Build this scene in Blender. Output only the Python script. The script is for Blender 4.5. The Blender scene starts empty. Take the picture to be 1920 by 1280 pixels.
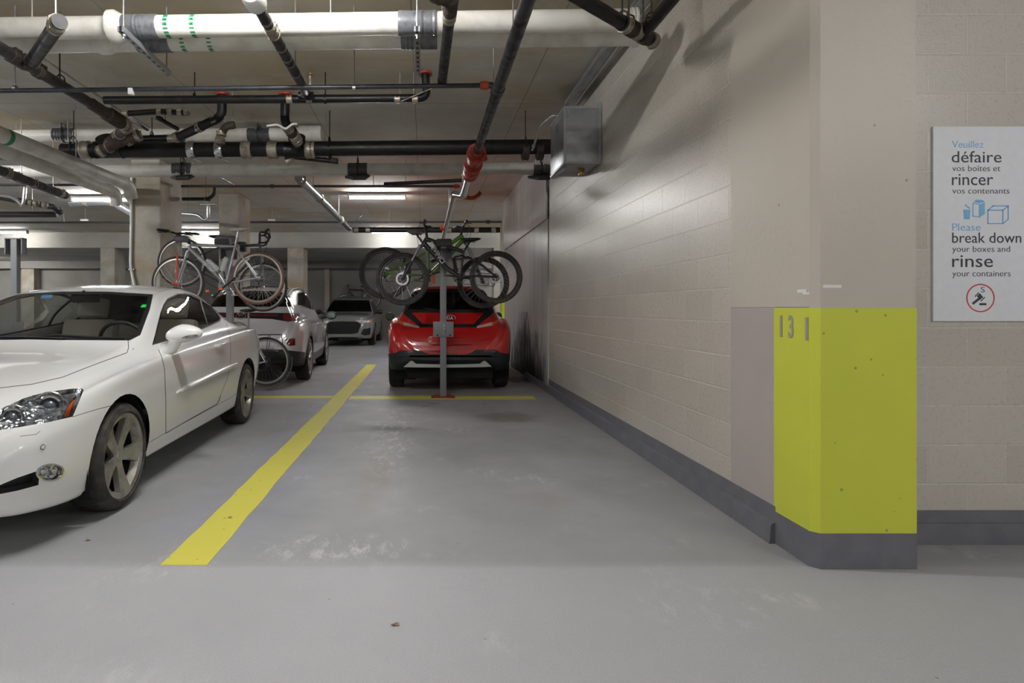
import bpy, bmesh, math, random
import numpy as np
from mathutils import Vector, Matrix
from mathutils.geometry import tessellate_polygon
random.seed(7)
SC = bpy.context.scene
COL = SC.collection
# ---------------------------------------------------------------- camera
F, VX, VY, H = 1137.0, 795.0, 579.0, 1.20
cd = bpy.data.cameras.new('camera'); cam = bpy.data.objects.new('camera', cd); COL.objects.link(cam)
cam.location = (0, 0, H); cam.rotation_euler = (math.pi/2, 0, 0)
cd.sensor_width = 36.0; cd.lens = F/1920*36.0
cd.shift_x = (960-VX)/1920; cd.shift_y = -(640-VY)/1920
cd.clip_start = 0.05; cd.clip_end = 200
SC.camera = cam
# ---------------------------------------------------------------- world / exposure
w = bpy.data.worlds.new('world'); SC.world = w; w.use_nodes = True
bg = w.node_tree.nodes['Background']; bg.inputs[0].default_value = (0.9, 0.95, 1, 1); bg.inputs[1].default_value = 0.35
vs = SC.view_settings; vs.view_transform = 'Standard'; vs.look = 'None'; vs.gamma = 1.0; vs.exposure = 1.55
try: vs.use_curve_mapping = False
except Exception: pass
LAMP_POWER = 85.0
LAMP_COL = (1.0, 0.99, 0.982)
CEIL = 3.56
try:
    SC.cycles.max_bounces = 8; SC.cycles.diffuse_bounces = 5; SC.cycles.glossy_bounces = 4
    SC.cycles.transparent_max_bounces = 12; SC.cycles.sample_clamp_indirect = 6.0; SC.cycles.use_denoising = True
    SC.cycles.caustics_reflective = False; SC.cycles.caustics_refractive = False
except Exception: pass

def P(px, py, D):
    return Vector(((px-VX)*D/F, D, H+(VY-py)*D/F))
def V(*a): return Vector(a)

# ---------------------------------------------------------------- materials
def srgb(c):
    return tuple((x/12.92 if x <= .04045 else ((x+.055)/1.055)**2.4) for x in (v/255 for v in c))+(1,)
class N:
    """small node-tree helper"""
    def __init__(s, name):
        s.m = bpy.data.materials.new(name); s.m.use_nodes = True
        s.t = s.m.node_tree; s.b = s.t.nodes['Principled BSDF']; s.out = s.t.nodes['Material Output']
    def n(s, typ, **kw):
        nd = s.t.nodes.new(typ)
        for k, v in kw.items(): setattr(nd, k, v)
        return nd
    def link(s, a, b): s.t.links.new(a, b)
    def setin(s, nd, key, v):
        if isinstance(v, bpy.types.NodeSocket): s.link(v, nd.inputs[key])
        else: nd.inputs[key].default_value = v
    def co(s, kind='Object'): return s.n('ShaderNodeTexCoord').outputs[kind]
    def sep(s, v):
        nd = s.n('ShaderNodeSeparateXYZ'); s.link(v, nd.inputs[0]); return nd.outputs
    def comb(s, x, y, z=0.0):
        nd = s.n('ShaderNodeCombineXYZ')
        for i, v in enumerate((x, y, z)): s.setin(nd, i, v)
        return nd.outputs[0]
    def math(s, op, a, b=0.0, c=0.0, clamp=False):
        nd = s.n('ShaderNodeMath', operation=op, use_clamp=clamp)
        for i, v in enumerate((a, b, c)): s.setin(nd, i, v)
        return nd.outputs[0]
    def noise(s, scale, vec=None, detail=4.0, rough=.55, dist=0.0):
        nd = s.n('ShaderNodeTexNoise'); nd.inputs['Scale'].default_value = scale
        nd.inputs['Detail'].default_value = detail; nd.inputs['Roughness'].default_value = rough
        nd.inputs['Distortion'].default_value = dist
        s.link(vec if vec is not None else s.co(), nd.inputs['Vector']); return nd.outputs['Fac']
    def mapr(s, v, a, b, c=0.0, d=1.0):
        nd = s.n('ShaderNodeMapRange', clamp=True)
        for i, x in enumerate((v, a, b, c, d)): s.setin(nd, i, x)
        return nd.outputs[0]
    def mix(s, f, a, b, mode='MIX'):
        nd = s.n('ShaderNodeMix', data_type='RGBA', blend_type=mode)
        s.setin(nd, 0, f); s.setin(nd, 6, a); s.setin(nd, 7, b); return nd.outputs[2]
    def scale(s, vec, x, y, z):
        nd = s.n('ShaderNodeVectorMath', operation='MULTIPLY'); s.link(vec, nd.inputs[0]); nd.inputs[1].default_value = (x, y, z)
        return nd.outputs[0]
    def bump(s, h, strength=.3, dist=.01, prev=None):
        nd = s.n('ShaderNodeBump'); nd.inputs['Strength'].default_value = strength; nd.inputs['Distance'].default_value = dist
        s.link(h, nd.inputs['Height'])
        if prev is not None: s.link(prev, nd.inputs['Normal'])
        s.link(nd.outputs[0], s.b.inputs['Normal']); return nd.outputs[0]
    def col(s, v): s.setin(s.b, 'Base Color', v)
    def rough(s, v): s.setin(s.b, 'Roughness', v)

def simple(name, rgb, rough=.5, metal=0.0, coat=0.0, var=.06, nscale=30, bump=0.0, spec=.5):
    k = N(name); c = srgb(rgb)
    f = k.noise(nscale)
    lo = tuple(x*(1-var) for x in c[:3])+(1,); hi = tuple(min(1, x*(1+var)) for x in c[:3])+(1,)
    k.col(k.mix(f, lo, hi)); k.rough(rough); k.b.inputs['Metallic'].default_value = metal
    k.b.inputs['Coat Weight'].default_value = coat; k.b.inputs['Coat Roughness'].default_value = .04
    k.b.inputs['Specular IOR Level'].default_value = spec
    if bump: k.bump(k.noise(nscale*3), bump, .004)
    return k.m
def dirty(name, rgb, dirt, rough=.5, metal=0.0, amount=.5, nscale=12, bump=.1):
    k = N(name); f = k.mapr(k.noise(nscale, detail=6), .5-.12*amount, .75)
    k.col(k.mix(f, srgb(rgb), srgb(dirt))); k.rough(k.mapr(f, 0, 1, rough, min(1, rough+.3)))
    k.b.inputs['Metallic'].default_value = metal
    if bump: k.bump(k.noise(nscale*5), bump, .003)
    return k.m
def glass(name, tint=(.45, .5, .5), gloss=1.0, rough=.0):
    k = N(name); k.t.nodes.remove(k.b)
    tr = k.n('ShaderNodeBsdfTransparent'); tr.inputs[0].default_value = tint+(1,)
    gl = k.n('ShaderNodeBsdfGlossy'); gl.inputs['Roughness'].default_value = rough
    fr = k.n('ShaderNodeFresnel'); fr.inputs[0].default_value = 1.5
    mx = k.n('ShaderNodeMixShader'); k.link(k.math('MULTIPLY', fr.outputs[0], gloss, clamp=True), mx.inputs[0])
    k.link(tr.outputs[0], mx.inputs[1]); k.link(gl.outputs[0], mx.inputs[2]); k.link(mx.outputs[0], k.out.inputs[0])
    return k.m
def emis(name, rgb, strength):
    k = N(name); k.t.nodes.remove(k.b); e = k.n('ShaderNodeEmission')
    e.inputs[0].default_value = tuple(rgb)+(1,); e.inputs[1].default_value = strength
    k.link(e.outputs[0], k.out.inputs[0]); return k.m

# ---------------------------------------------------------------- mesh building
class MB:
    def __init__(s): s.v = []; s.f = []; s.mi = []; s.cur = 0
    def add(s, vs_, fs_):
        o = len(s.v); s.v += [tuple(x) for x in vs_]
        for f in fs_: s.f.append([i+o for i in f]); s.mi.append(s.cur)
        return s
    def box(s, a, b, M=None):
        x0, y0, z0 = a; x1, y1, z1 = b
        q = [Vector(p) for p in ((x0,y0,z0),(x1,y0,z0),(x1,y1,z0),(x0,y1,z0),(x0,y0,z1),(x1,y0,z1),(x1,y1,z1),(x0,y1,z1))]
        if M is not None: q = [M@p for p in q]
        return s.add(q, [(0,3,2,1),(4,5,6,7),(0,1,5,4),(1,2,6,5),(2,3,7,6),(3,0,4,7)])
    def cbox(s, c, size, M=None, bev=0.0):
        c = Vector(c); h = Vector(size)/2
        if bev <= 0: return s.box(c-h, c+h, M)
        bm = bmesh.new(); bmesh.ops.create_cube(bm, size=1.0, matrix=Matrix.Translation(c)@Matrix.Diagonal((*size, 1)))
        bmesh.ops.bevel(bm, geom=list(bm.edges), offset=bev, segments=2, affect='EDGES', profile=.6)
        return s.bm(bm, M)
    def bm(s, bm, M=None):
        bm.verts.index_update()
        s.add([(M@v.co if M is not None else v.co.copy()) for v in bm.verts], [[v.index for v in f.verts] for f in bm.faces]); bm.free(); return s
    def tube(s, pts, r, n=12, caps=True, closed=False):
        pts = [Vector(p) for p in pts]; m = len(pts)
        rs = r if isinstance(r, (list, tuple)) else [r]*m
        tang = []
        for i in range(m):
            a = pts[(i-1) % m] if (closed or i > 0) else pts[i]; b = pts[(i+1) % m] if (closed or i < m-1) else pts[i]
            t = (b-a); tang.append(t.normalized() if t.length > 1e-9 else Vector((0,0,1)))
        u = tang[0].orthogonal().normalized(); vs_ = []
        for i in range(m):
            t = tang[i]; u = (u-t*u.dot(t))
            u = u.normalized() if u.length > 1e-6 else t.orthogonal().normalized()
            w_ = t.cross(u)
            for k in range(n):
                a = 2*math.pi*k/n; vs_.append(pts[i]+(u*math.cos(a)+w_*math.sin(a))*rs[i])
        fs_ = []
        for i in range(m if closed else m-1):
            j = (i+1) % m
            for k in range(n):
                k2 = (k+1) % n; fs_.append((i*n+k, i*n+k2, j*n+k2, j*n+k))
        if caps and not closed:
            fs_.append(tuple(range(n))[::-1]); fs_.append(tuple((m-1)*n+k for k in range(n)))
        return s.add(vs_, fs_)
    def cyl(s, a, b, r, n=16): return s.tube([a, b], r, n)
    def lathe(s, prof, M=None, n=32, closed=False):
        """prof: list of (radius, axial) around local x axis"""
        vs_ = []; m = len(prof)
        for (r, a) in prof:
            for k in range(n):
                t = 2*math.pi*k/n; p = Vector((a, r*math.cos(t), r*math.sin(t))); vs_.append(M@p if M is not None else p)
        fs_ = []
        for i in range(m if closed else m-1):
            j = (i+1) % m
            for k in range(n):
                k2 = (k+1) % n; fs_.append((i*n+k, j*n+k, j*n+k2, i*n+k2))
        return s.add(vs_, fs_)
    def ring(s, c, axis, R, r, n=40, k=8, a0=0.0, a1=2*math.pi, sy=1.0):
        axis = Vector(axis).normalized(); u = axis.orthogonal().normalized() if abs(axis.z) > .9 else axis.cross(Vector((0,0,1))).normalized()
        w_ = axis.cross(u); full = abs(a1-a0-2*math.pi) < 1e-6
        m = n if full else n+1
        pts = [Vector(c)+u*R*math.cos(a0+(a1-a0)*i/n)+w_*R*sy*math.sin(a0+(a1-a0)*i/n) for i in range(m)]
        return s.tube(pts, r, k, closed=full)
    def prism(s, poly, d, M=None):
        """poly: 2D points in local xz plane at y=0, extruded to y=d"""
        n = len(poly); q = [Vector((x, 0, z)) for x, z in poly]+[Vector((x, d, z)) for x, z in poly]
        if M is not None: q = [M@p for p in q]
        fs_ = [tuple(range(n)), tuple(range(2*n-1, n-1, -1))]+[(i, i+n, (i+1) % n+n, (i+1) % n) for i in range(n)]
        return s.add(q, fs_)
    def build(s, name, mats, parent=None, loc=None, smooth=35, shadow=True):
        me = bpy.data.meshes.new(name); me.from_pydata(s.v, [], s.f)
        mats = mats if isinstance(mats, (list, tuple)) else [mats]
        for m in mats: me.materials.append(m)
        for p, i in zip(me.polygons, s.mi): p.material_index = i
        bm = bmesh.new(); bm.from_mesh(me); bmesh.ops.recalc_face_normals(bm, faces=bm.faces); bm.to_mesh(me); bm.free()
        if smooth:
            me.polygons.foreach_set('use_smooth', [True]*len(me.polygons)); me.set_sharp_from_angle(angle=math.radians(smooth))
        o = bpy.data.objects.new(name, me); COL.objects.link(o)
        if parent is not None:
            o.parent = parent
            if loc is None: o.matrix_parent_inverse = pinv(parent)
        if loc is not None: o.location = loc
        return o
def pinv(parent):
    m = Matrix.Identity(4); p = parent
    while p is not None:
        m = Matrix.LocRotScale(p.location, p.rotation_euler, p.scale)@p.matrix_parent_inverse.inverted().inverted() @ m if False else m
        p = None
    return world_of(parent).inverted()
def world_of(o):
    loc = Matrix.LocRotScale(o.location, o.rotation_euler, o.scale)
    return loc if o.parent is None else world_of(o.parent)@o.matrix_parent_inverse@loc
def tag(o, label, cat, group=None):
    o['label'] = label; o['category'] = cat
    if group: o['group'] = group
    return o
def empty(name, loc, label, cat, group=None, rz=0.0):
    o = bpy.data.objects.new(name, None); COL.objects.link(o); o.location = loc; o.rotation_euler = (0, 0, rz)
    o.empty_display_size = .1
    return tag(o, label, cat, group)
def struct(o): o['kind'] = 'structure'; return o
def copy_tree(o, parent=None):
    c = o.copy(); COL.objects.link(c); c.parent = parent
    for ch in list(o.children): copy_tree(ch, c)
    return c
def fillet(pts, r, n=5):
    pts = [Vector(p) for p in pts]; out = [pts[0]]
    for i in range(1, len(pts)-1):
        a, b, c = pts[i-1], pts[i], pts[i+1]; d1 = (a-b); d2 = (c-b); rr = min(r, d1.length*.49, d2.length*.49)
        p0 = b+d1.normalized()*rr; p1 = b+d2.normalized()*rr
        for k in range(n+1):
            t = k/n; out.append(p0*(1-t)**2+b*2*t*(1-t)+p1*t*t)
    out.append(pts[-1]); return out
def text_mb(mb, body, size, M, depth=.0015, bold=0.0, sx=1.0):
    cu = bpy.data.curves.new('t', 'FONT'); cu.body = body; cu.size = size; cu.extrude = depth; cu.offset = bold; cu.resolution_u = 3
    o = bpy.data.objects.new('t', cu); me = bpy.data.meshes.new_from_object(o)
    R = M@Matrix.Diagonal((sx, 1, 1, 1))@Matrix.Rotation(math.pi/2, 4, 'X')
    mb.add([R@v.co for v in me.vertices], [list(p.vertices) for p in me.polygons])
    bpy.data.objects.remove(o); bpy.data.curves.remove(cu); bpy.data.meshes.remove(me)
# ================================================================ setting
XW = 1.80          # plane of the wall on the right
def mat_floor():
    k = N('epoxy floor'); co = k.co(); x, y, z = k.sep(co)
    base = k.mix(k.noise(.9, co, 5), srgb((162, 164, 169)), srgb((176, 177, 180)))
    fine = k.noise(160, co, 2)
    base = k.mix(k.mapr(fine, .42, .7, 0, .32), base, srgb((112, 114, 118)))
    grit = k.noise(420, co, 1)
    base = k.mix(k.mapr(grit, .62, .72, 0, .5), base, srgb((214, 214, 216)))
    # greenish-brown damp stains
    st = k.math('MULTIPLY', k.mapr(k.noise(1.1, k.scale(co, 1, .55, 1), 6, .6), .54, .70), k.mapr(y, 2.7, 4.2))
    base = k.mix(k.math('MULTIPLY', st, .6), base, srgb((126, 127, 120)))
    lav = k.math('MULTIPLY', k.mapr(k.math('ADD', k.math('ABSOLUTE', k.math('ADD', x, 1.12)), k.math('MULTIPLY', k.noise(4, co, 5), .5)), .75, .35), k.mapr(y, 2.9, 3.4))
    base = k.mix(k.math('MULTIPLY', lav, .55), base, srgb((150, 150, 176)))
    bay = k.math('MULTIPLY', k.mapr(y, 2.82, 2.9), k.mapr(k.noise(1.6, co, 5), .3, .6, .25, .6))
    base = k.mix(bay, base, srgb((140, 142, 142)))
    def blot(cx, cy, rx, ry, amt, c, base):
        dx = k.math('DIVIDE', k.math('SUBTRACT', x, cx), rx); dy = k.math('DIVIDE', k.math('SUBTRACT', y, cy), ry)
        r2 = k.math('ADD', k.math('MULTIPLY', dx, dx), k.math('MULTIPLY', dy, dy))
        r2 = k.math('ADD', r2, k.math('MULTIPLY', k.math('SUBTRACT', k.noise(7, co, 5), .5), 2.2))
        return k.mix(k.mapr(r2, 1.1, .2, 0, amt), base, srgb(c))
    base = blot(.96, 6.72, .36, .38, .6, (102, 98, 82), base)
    base = blot(.75, 3.85, .22, .2, .25, (140, 128, 112), base)
    base = blot(-.35, 4.3, .12, .8, .35, (150, 138, 124), base)
    base = blot(1.62, 10.3, .45, .5, .9, (18, 15, 14), base)
    for bx, by in ((.05, 7.5), (.15, 7.7), (.75, 7.65), (.62, 6.8), (.1, 8.6)):
        base = blot(bx, by, .1, .05, .5, (70, 70, 70), base)
    # older coat in the bay, fresher coat in the aisle
    edge = k.math('ADD', y, k.math('MULTIPLY', k.noise(3, co, 3), .06))
    aisle = k.mapr(edge, 2.83, 2.87, 1, 0)
    base = k.mix(k.math('MULTIPLY', aisle, .35), base, srgb((190, 191, 195)))
    # fine pale scratches / worn streaks in the bay
    wear = k.mapr(k.noise(13, k.scale(co, 1, .45, 1), 9, .8), .50, .62)
    def zone(cx, cy, rx, ry):
        dx = k.math('DIVIDE', k.math('SUBTRACT', x, cx), rx); dy = k.math('DIVIDE', k.math('SUBTRACT', y, cy), ry)
        return k.mapr(k.math('ADD', k.math('ADD', k.math('MULTIPLY', dx, dx), k.math('MULTIPLY', dy, dy)), k.math('MULTIPLY', k.noise(5, co, 4), .6)), 1.3, .3)
    spot = k.math('MAXIMUM', k.math('MAXIMUM', zone(-.28, 5.9, .28, 1.9), zone(-.45, 3.05, .5, .22)), k.math('MAXIMUM', zone(1.3, 2.5, .5, .12), k.math('MULTIPLY', k.mapr(k.noise(1.3, co, 2), .56, .66), .6)))
    base = k.mix(k.math('MULTIPLY', k.math('MULTIPLY', wear, spot), .75), base, srgb((208, 208, 208)))
    # dirt specks
    vor = k.n('ShaderNodeTexVoronoi'); vor.inputs['Scale'].default_value = 5; k.link(co, vor.inputs['Vector'])
    base = k.mix(k.mapr(vor.outputs['Distance'], .02, .035, .5, 0), base, srgb((70, 66, 60)))
    k.col(base)
    k.rough(k.mapr(k.noise(2.2, co, 6, .65), .35, .7, .42, .62))
    h = k.math('ADD', fine, k.math('MULTIPLY', k.noise(45, co, 4), .7))
    k.bump(h, .35, .004); return k.m
def mat_block(name, axis, off, zoff, c1, c2):
    k = N(name); co = k.co(); x, y, z = k.sep(co)
    u = k.math('ADD', (y if axis == 'Y' else x), off); vv = k.math('ADD', z, zoff)
    br = k.n('ShaderNodeTexBrick'); k.link(k.comb(u, vv), br.inputs['Vector'])
    br.inputs['Scale'].default_value = 1; br.inputs['Brick Width'].default_value = .4; br.inputs['Row Height'].default_value = .2
    br.inputs['Mortar Size'].default_value = .0055; br.inputs['Mortar Smooth'].default_value = .6; br.offset = .5
    br.inputs['Color1'].default_value = (0, 0, 0, 1); br.inputs['Color2'].default_value = (1, 1, 1, 1); br.inputs['Mortar'].default_value = (.5, .5, .5, 1)
    tone = k.math('ADD', k.math('MULTIPLY', k.sep(br.outputs['Color'])[0], .5), k.math('MULTIPLY', k.noise(1.5, co, 4), .6))
    base = k.mix(tone, srgb(c1), srgb(c2))
    base = k.mix(k.math('MULTIPLY', br.outputs['Fac'], .5), base, srgb((214, 208, 198)))
    k.col(base); k.rough(k.mapr(k.noise(60, co, 3), .3, .7, .24, .38)); k.b.inputs['Coat Weight'].default_value = .3; k.b.inputs['Coat Roughness'].default_value = .3
    pit = k.noise(95, co, 3, .6)
    h = k.math('SUBTRACT', k.math('MULTIPLY', pit, .35), k.math('MULTIPLY', br.outputs['Fac'], 1.0))
    k.bump(h, .5, .007); return k.m
def mat_concrete(name, c1, c2, c3, scale=1.2, panel=None, rough=.75, stain=.6, form=(1, 1, 1)):
    k = N(name); co = k.co(); x, y, z = k.sep(co)
    cs = k.scale(co, *form)
    base = k.mix(k.mapr(k.noise(scale, cs, 7, .6), .3, .7), srgb(c1), srgb(c2))
    base = k.mix(k.math('MULTIPLY', k.mapr(k.noise(scale*.7, k.scale(co, .6, 1.3, .8), 5, .6, .8), .5, .68), stain), base, srgb(c3))
    if panel:
        br = k.n('ShaderNodeTexBrick'); k.link(k.comb(k.math('ADD', y, panel[2]), k.math('ADD', x, panel[3])), br.inputs['Vector'])
        br.inputs['Scale'].default_value = 1; br.inputs['Brick Width'].default_value = panel[0]; br.inputs['Row Height'].default_value = panel[1]
        br.inputs['Mortar Size'].default_value = .006; br.offset = 0.0
        br.inputs['Color1'].default_value = (0, 0, 0, 1); br.inputs['Color2'].default_value = (1, 1, 1, 1)
        t = k.sep(br.outputs['Color'])[0]
        base = k.mix(k.math('MULTIPLY', k.mapr(t, .45, .95), .5), base, srgb((188, 166, 120)))
        base = k.mix(k.math('MULTIPLY', br.outputs['Fac'], .6), base, srgb((104, 98, 86)))
    if panel: base = k.mix(k.math('MULTIPLY', k.mapr(k.noise(2.6, co, 8, .7), .52, .66), .35), base, srgb((214, 212, 206)))
    vor = k.n('ShaderNodeTexVoronoi'); vor.inputs['Scale'].default_value = 6; k.link(co, vor.inputs['Vector'])
    base = k.mix(k.mapr(vor.outputs['Distance'], .03, .05, .5, 0), base, srgb((70, 66, 60)))
    k.col(base); k.rough(rough); k.bump(k.noise(26, co, 7, .65), .25, .006); return k.m
M_FLOOR = mat_floor()
M_BLOCK = mat_block('painted block wall', 'Y', .02, -.125+.2, (184, 178, 167), (198, 192, 182))
M_BLOCKF = mat_block('painted block wall by the sign', 'X', .02, -.105+.2, (180, 174, 164), (193, 188, 179))
M_CEIL = mat_concrete('bare slab ceiling', (176, 174, 164), (208, 206, 200), (180, 158, 118), .8, (2.44, 1.22, .35, .1), .8, .75)
M_COLM = mat_concrete('bare concrete column', (150, 144, 130), (186, 182, 174), (158, 138, 104), 1.6, stain=.8)
M_BACK = mat_concrete('far concrete wall', (132, 129, 123), (148, 145, 139), (122, 117, 108), .8)
M_BEAM = mat_concrete('concrete beam', (160, 158, 152), (178, 176, 170), (150, 142, 126), .9)
M_PIER = mat_concrete('painted concrete pier', (192, 185, 173), (200, 193, 182), (187, 179, 168), .7, rough=.42, stain=.3)
M_SMOOTH = mat_concrete('trowelled grey wall', (172, 170, 168), (190, 188, 186), (160, 156, 154), 1.2, rough=.24, stain=.4, form=(1, 3, .25))
def mat_curb():
    k = N('grey curb paint'); co = k.co()
    k.col(k.mix(k.mapr(k.noise(9, co, 6), .4, .7), srgb((104, 104, 112)), srgb((114, 114, 121)))); k.rough(.4)
    k.bump(k.noise(30, co, 5), .3, .005); return k.m
M_CURB = mat_curb()
def mat_yellow(name, c, worn, amt):
    k = N(name); co = k.co()
    base = k.mix(k.noise(3, co, 4), srgb(c), srgb(tuple(min(255, v*1.05) for v in c)))
    base = k.mix(k.mapr(k.noise(40, co, 8, .8), .62, .72, 0, amt), base, srgb(worn))
    vor = k.n('ShaderNodeTexVoronoi'); vor.inputs['Scale'].default_value = 14; k.link(co, vor.inputs['Vector'])
    thr = k.math('MULTIPLY', k.sep(vor.outputs['Color'])[0], .11)
    base = k.mix(k.math('MULTIPLY', k.math('LESS_THAN', vor.outputs['Distance'], thr), .6), base, srgb((110, 108, 60)))
    k.col(base); k.rough(.45); k.bump(k.noise(60, co, 4), .15, .003); return k.m
M_LIME = mat_yellow('lime safety paint', (200, 206, 68), (172, 174, 84), .35)
M_LINE = mat_yellow('yellow line paint', (213, 206, 84), (160, 158, 120), .5)

floor = struct(MB().box((-22, -7, -.1), (12, 25.2, 0)).build('floor', M_FLOOR))
ceiling = struct(MB().box((-22, -7, CEIL), (12, 25.2, CEIL+.15)).build('ceiling', M_CEIL))
struct(MB().box((-22, 18.7, 3.085), (12, 25.0, CEIL)).build('trim_1', M_BEAM))
struct(MB().box((-22, 24.5, 0), (12, 24.75, 3.085)).build('wall_back', M_BACK))
struct(MB().box((-22, 23.9, 2.80), (12, 24.5, 3.085)).build('trim_2', M_BACK))
struct(MB().box((-22.2, -7, 0), (-22, 25, CEIL)).build('wall_left', M_BACK))
struct(MB().box((12, -7, 0), (12.2, 25, CEIL)).build('wall_end', M_BACK))
struct(MB().box((-22, -7.2, 0), (12, -7, CEIL)).build('wall_front', M_BLOCKF))
struct(MB().box((XW, 3.555, 0), (XW+.22, 8.75, CEIL)).build('wall_right', M_BLOCK))
# far concrete length of the wall with the beam ledge above it
b = MB(); b.prism([(8.75, 0), (13.45, 0), (13.45, 2.55), (8.75, 2.95)], .3, Matrix.Translation((XW-.015, 0, 0))@Matrix(((0,1,0,0),(1,0,0,0),(0,0,1,0),(0,0,0,1))))
struct(b.build('wall_far', M_SMOOTH))
struct(MB().box((XW-.04, 8.75, 2.5), (XW+.3, 13.45, CEIL)).build('trim_3', M_SMOOTH))
# wall with the sign, set back from the pier
DS = 3.105
struct(MB().box((2.2, DS, 0), (12, DS+.3, CEIL)).build('wall_sign', M_BLOCKF))
# pier
DP = 2.80
ch = .03
pl = [(XW, DP+ch), (XW, 3.555), (2.27, 3.555), (2.27, DP), (XW+ch, DP)]
def extr(poly, z0, z1):
    n = len(poly); return [V(x, y, z0) for x, y in poly]+[V(x, y, z1) for x, y in poly], [tuple(range(n))[::-1], tuple(range(n, 2*n))]+[(i, (i+1) % n, (i+1) % n+n, i+n) for i in range(n)]
def ladder(polys):
    b = MB()
    for poly, z0, z1 in polys: b.add(*extr(poly, z0, z1))
    return b
pier = struct(ladder([(pl, 0, CEIL)]).build('wall_pier', M_PIER, smooth=0))
e = .003
def skin(y_back, z0, z1, e):
    return [(XW-e, DP+ch), (XW-e, y_back), (XW+.001, y_back), (XW+.001, DP+ch+.002), (XW+ch, DP+.001), (2.268, DP+.001), (2.27+e, DP-e), (XW+ch, DP-e)]
ladder([(skin(3.115, 0, 0, .003), .165, 1.205)]).build('lime_paint', M_LIME, pier, smooth=0)
ladder([(skin(3.553, 0, 0, .004), .0, .165)]).build('grey_base_paint', M_CURB, pier, smooth=0)
b = MB(); b.box((XW-.002, 3.115, .165), (XW+.001, 3.553, 1.2055)); b.build('mauve_paint', mat_concrete('mauve grey paint', (172, 163, 160), (182, 173, 170), (168, 158, 156), .7, rough=.45, stain=.3), pier, smooth=0)
M_STENCIL = simple('grey stencil paint', (158, 152, 146), .5)
Mleft = Matrix.Translation((XW-.004, 0, 0))@Matrix.Rotation(-math.pi/2, 4, 'Z')
for ch_, y0, z0 in (('1', 3.085, 1.062), ('3', 2.992, 1.062), ('1', 2.880, 1.056)):
    tb = MB(); text_mb(tb, ch_, .15, Matrix.Translation((XW-.005, y0, z0))@Matrix.Rotation(-math.pi/2, 4, 'Z'), .001, .003, .66 if ch_ == '3' else .95)
    tb.build('stencilled_digit', M_STENCIL, pier, smooth=0)
MB().box((XW-.0015, DP+ch, 1.2055), (XW+.001, 3.553, 1.2095)).build('board_mark', simple('board mark', (150, 142, 132), .6), pier, smooth=0)
M_LABEL = simple('torn white paper', (232, 230, 226), .7)
mb = MB(); mb.prism([(XW+.04, 1.297), (XW+.125, 1.297), (XW+.127, 1.311), (XW+.042, 1.312)], .002, Matrix.Translation((0, DP-.003, 0))); mb.build('torn_sticker', M_LABEL, pier, smooth=0)
mb = MB(); mb.box((XW-.003, DP+.05, 1.278), (XW+.0, DP+.12, 1.293)); mb.box((XW-.003, DP+.03, 1.268), (XW, DP+.08, 1.278)); mb.build('torn_sticker', M_LABEL, pier, smooth=0)
# curbs / baseboards
b = MB(); prof = [(0, 0), (.036, 0), (.033, .03), (.030, .085), (.026, .10), (.010, .106), (.004, .110), (.003, .19), (0, .19)]
def sweep(prof, y0, y1, xf, n=30, wob=.006):
    b = MB(); m = len(prof); vs_ = []
    for i in range(n+1):
        y = y0+(y1-y0)*i/n; wv = random.uniform(-wob, wob)
        for (dx, z) in prof: vs_.append(V(xf-dx-(wv if 0 < z < .12 and dx > .012 else 0), y, z))
    fs_ = [(i*m+j, i*m+(j+1) % m, (i+1)*m+(j+1) % m, (i+1)*m+j) for i in range(n) for j in range(m)]
    fs_ += [tuple(range(m)), tuple(n*m+j for j in range(m))[::-1]]
    return b.add(vs_, fs_)
struct(sweep(prof, 3.10, 10.6, XW, 60).build('baseboard_right', M_CURB))
struct(MB().box((2.275, DS-.012, 0), (12, DS, .17)).box((2.275, DS-.02, 0), (12, DS, .11)).build('baseboard_sign', M_CURB))
# oil and rubber smears low on the far wall
def mat_smear():
    k = N('black tyre smear'); co = k.co('Generated'); x, y, z = k.sep(co)
    c2 = k.co(); st = k.noise(5, k.scale(c2, 1, 2.2, .35), 6, .6)
    dy = k.math('ABSOLUTE', k.math('SUBTRACT', y, .5))
    v = k.math('SUBTRACT', k.math('ADD', st, .22), k.math('ADD', k.math('MULTIPLY', z, .45), k.math('MULTIPLY', dy, .7)))
    a = k.mapr(v, .2, .72, 0, .9)
    k.col(srgb((34, 26, 28))); k.rough(.6)
    k.setin(k.b, 'Alpha', a); return k.m
smear = MB().box((XW-.018, 8.9, .02), (XW-.0165, 12.6, 1.15)).build('tyre_smear', mat_smear(), bpy.data.objects['wall_far'], smooth=0)
# painted bay lines
def strip(poly, name='painted_line', mat=None, z=.0015):
    b = MB(); n = len(poly); b.add([V(x, y, z) for x, y in poly]+[V(x, y, 0) for x, y in poly], [tuple(range(n))]+[(i, i+n, (i+1) % n+n, (i+1) % n) for i in range(n)])
    return b.build(name, mat or M_LINE, floor, smooth=0)
def rag(x0, x1, y0, y1, n, along='Y', a=.006):
    L, R = [], []
    for i in range(n+1):
        t = y0+(y1-y0)*i/n if along == 'Y' else x0+(x1-x0)*i/n
        if along == 'Y': L.append((x0+random.uniform(-a, a), t)); R.append((x1+random.uniform(-a, a), t))
        else: L.append((t, y0+random.uniform(-a, a))); R.append((t, y1+random.uniform(-a, a)))
    return L+R[::-1]
strip(rag(-1.235, -1.018, 2.84, 13.1, 60))['label'] = 'long yellow bay line running away along the parking bay'
strip(rag(-3.3, -1.245, 8.16, 8.38, 12, 'X'))
strip(rag(-1.008, 1.5, 8.06, 8.36, 24, 'X'), z=.0018)['label'] = 'yellow cross line under the foot of the bike post'
strip(rag(.10, .42, 8.14, 8.41, 6, 'X'), 'red_primer', simple('red primer', (150, 62, 40), .6), .003)
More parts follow.
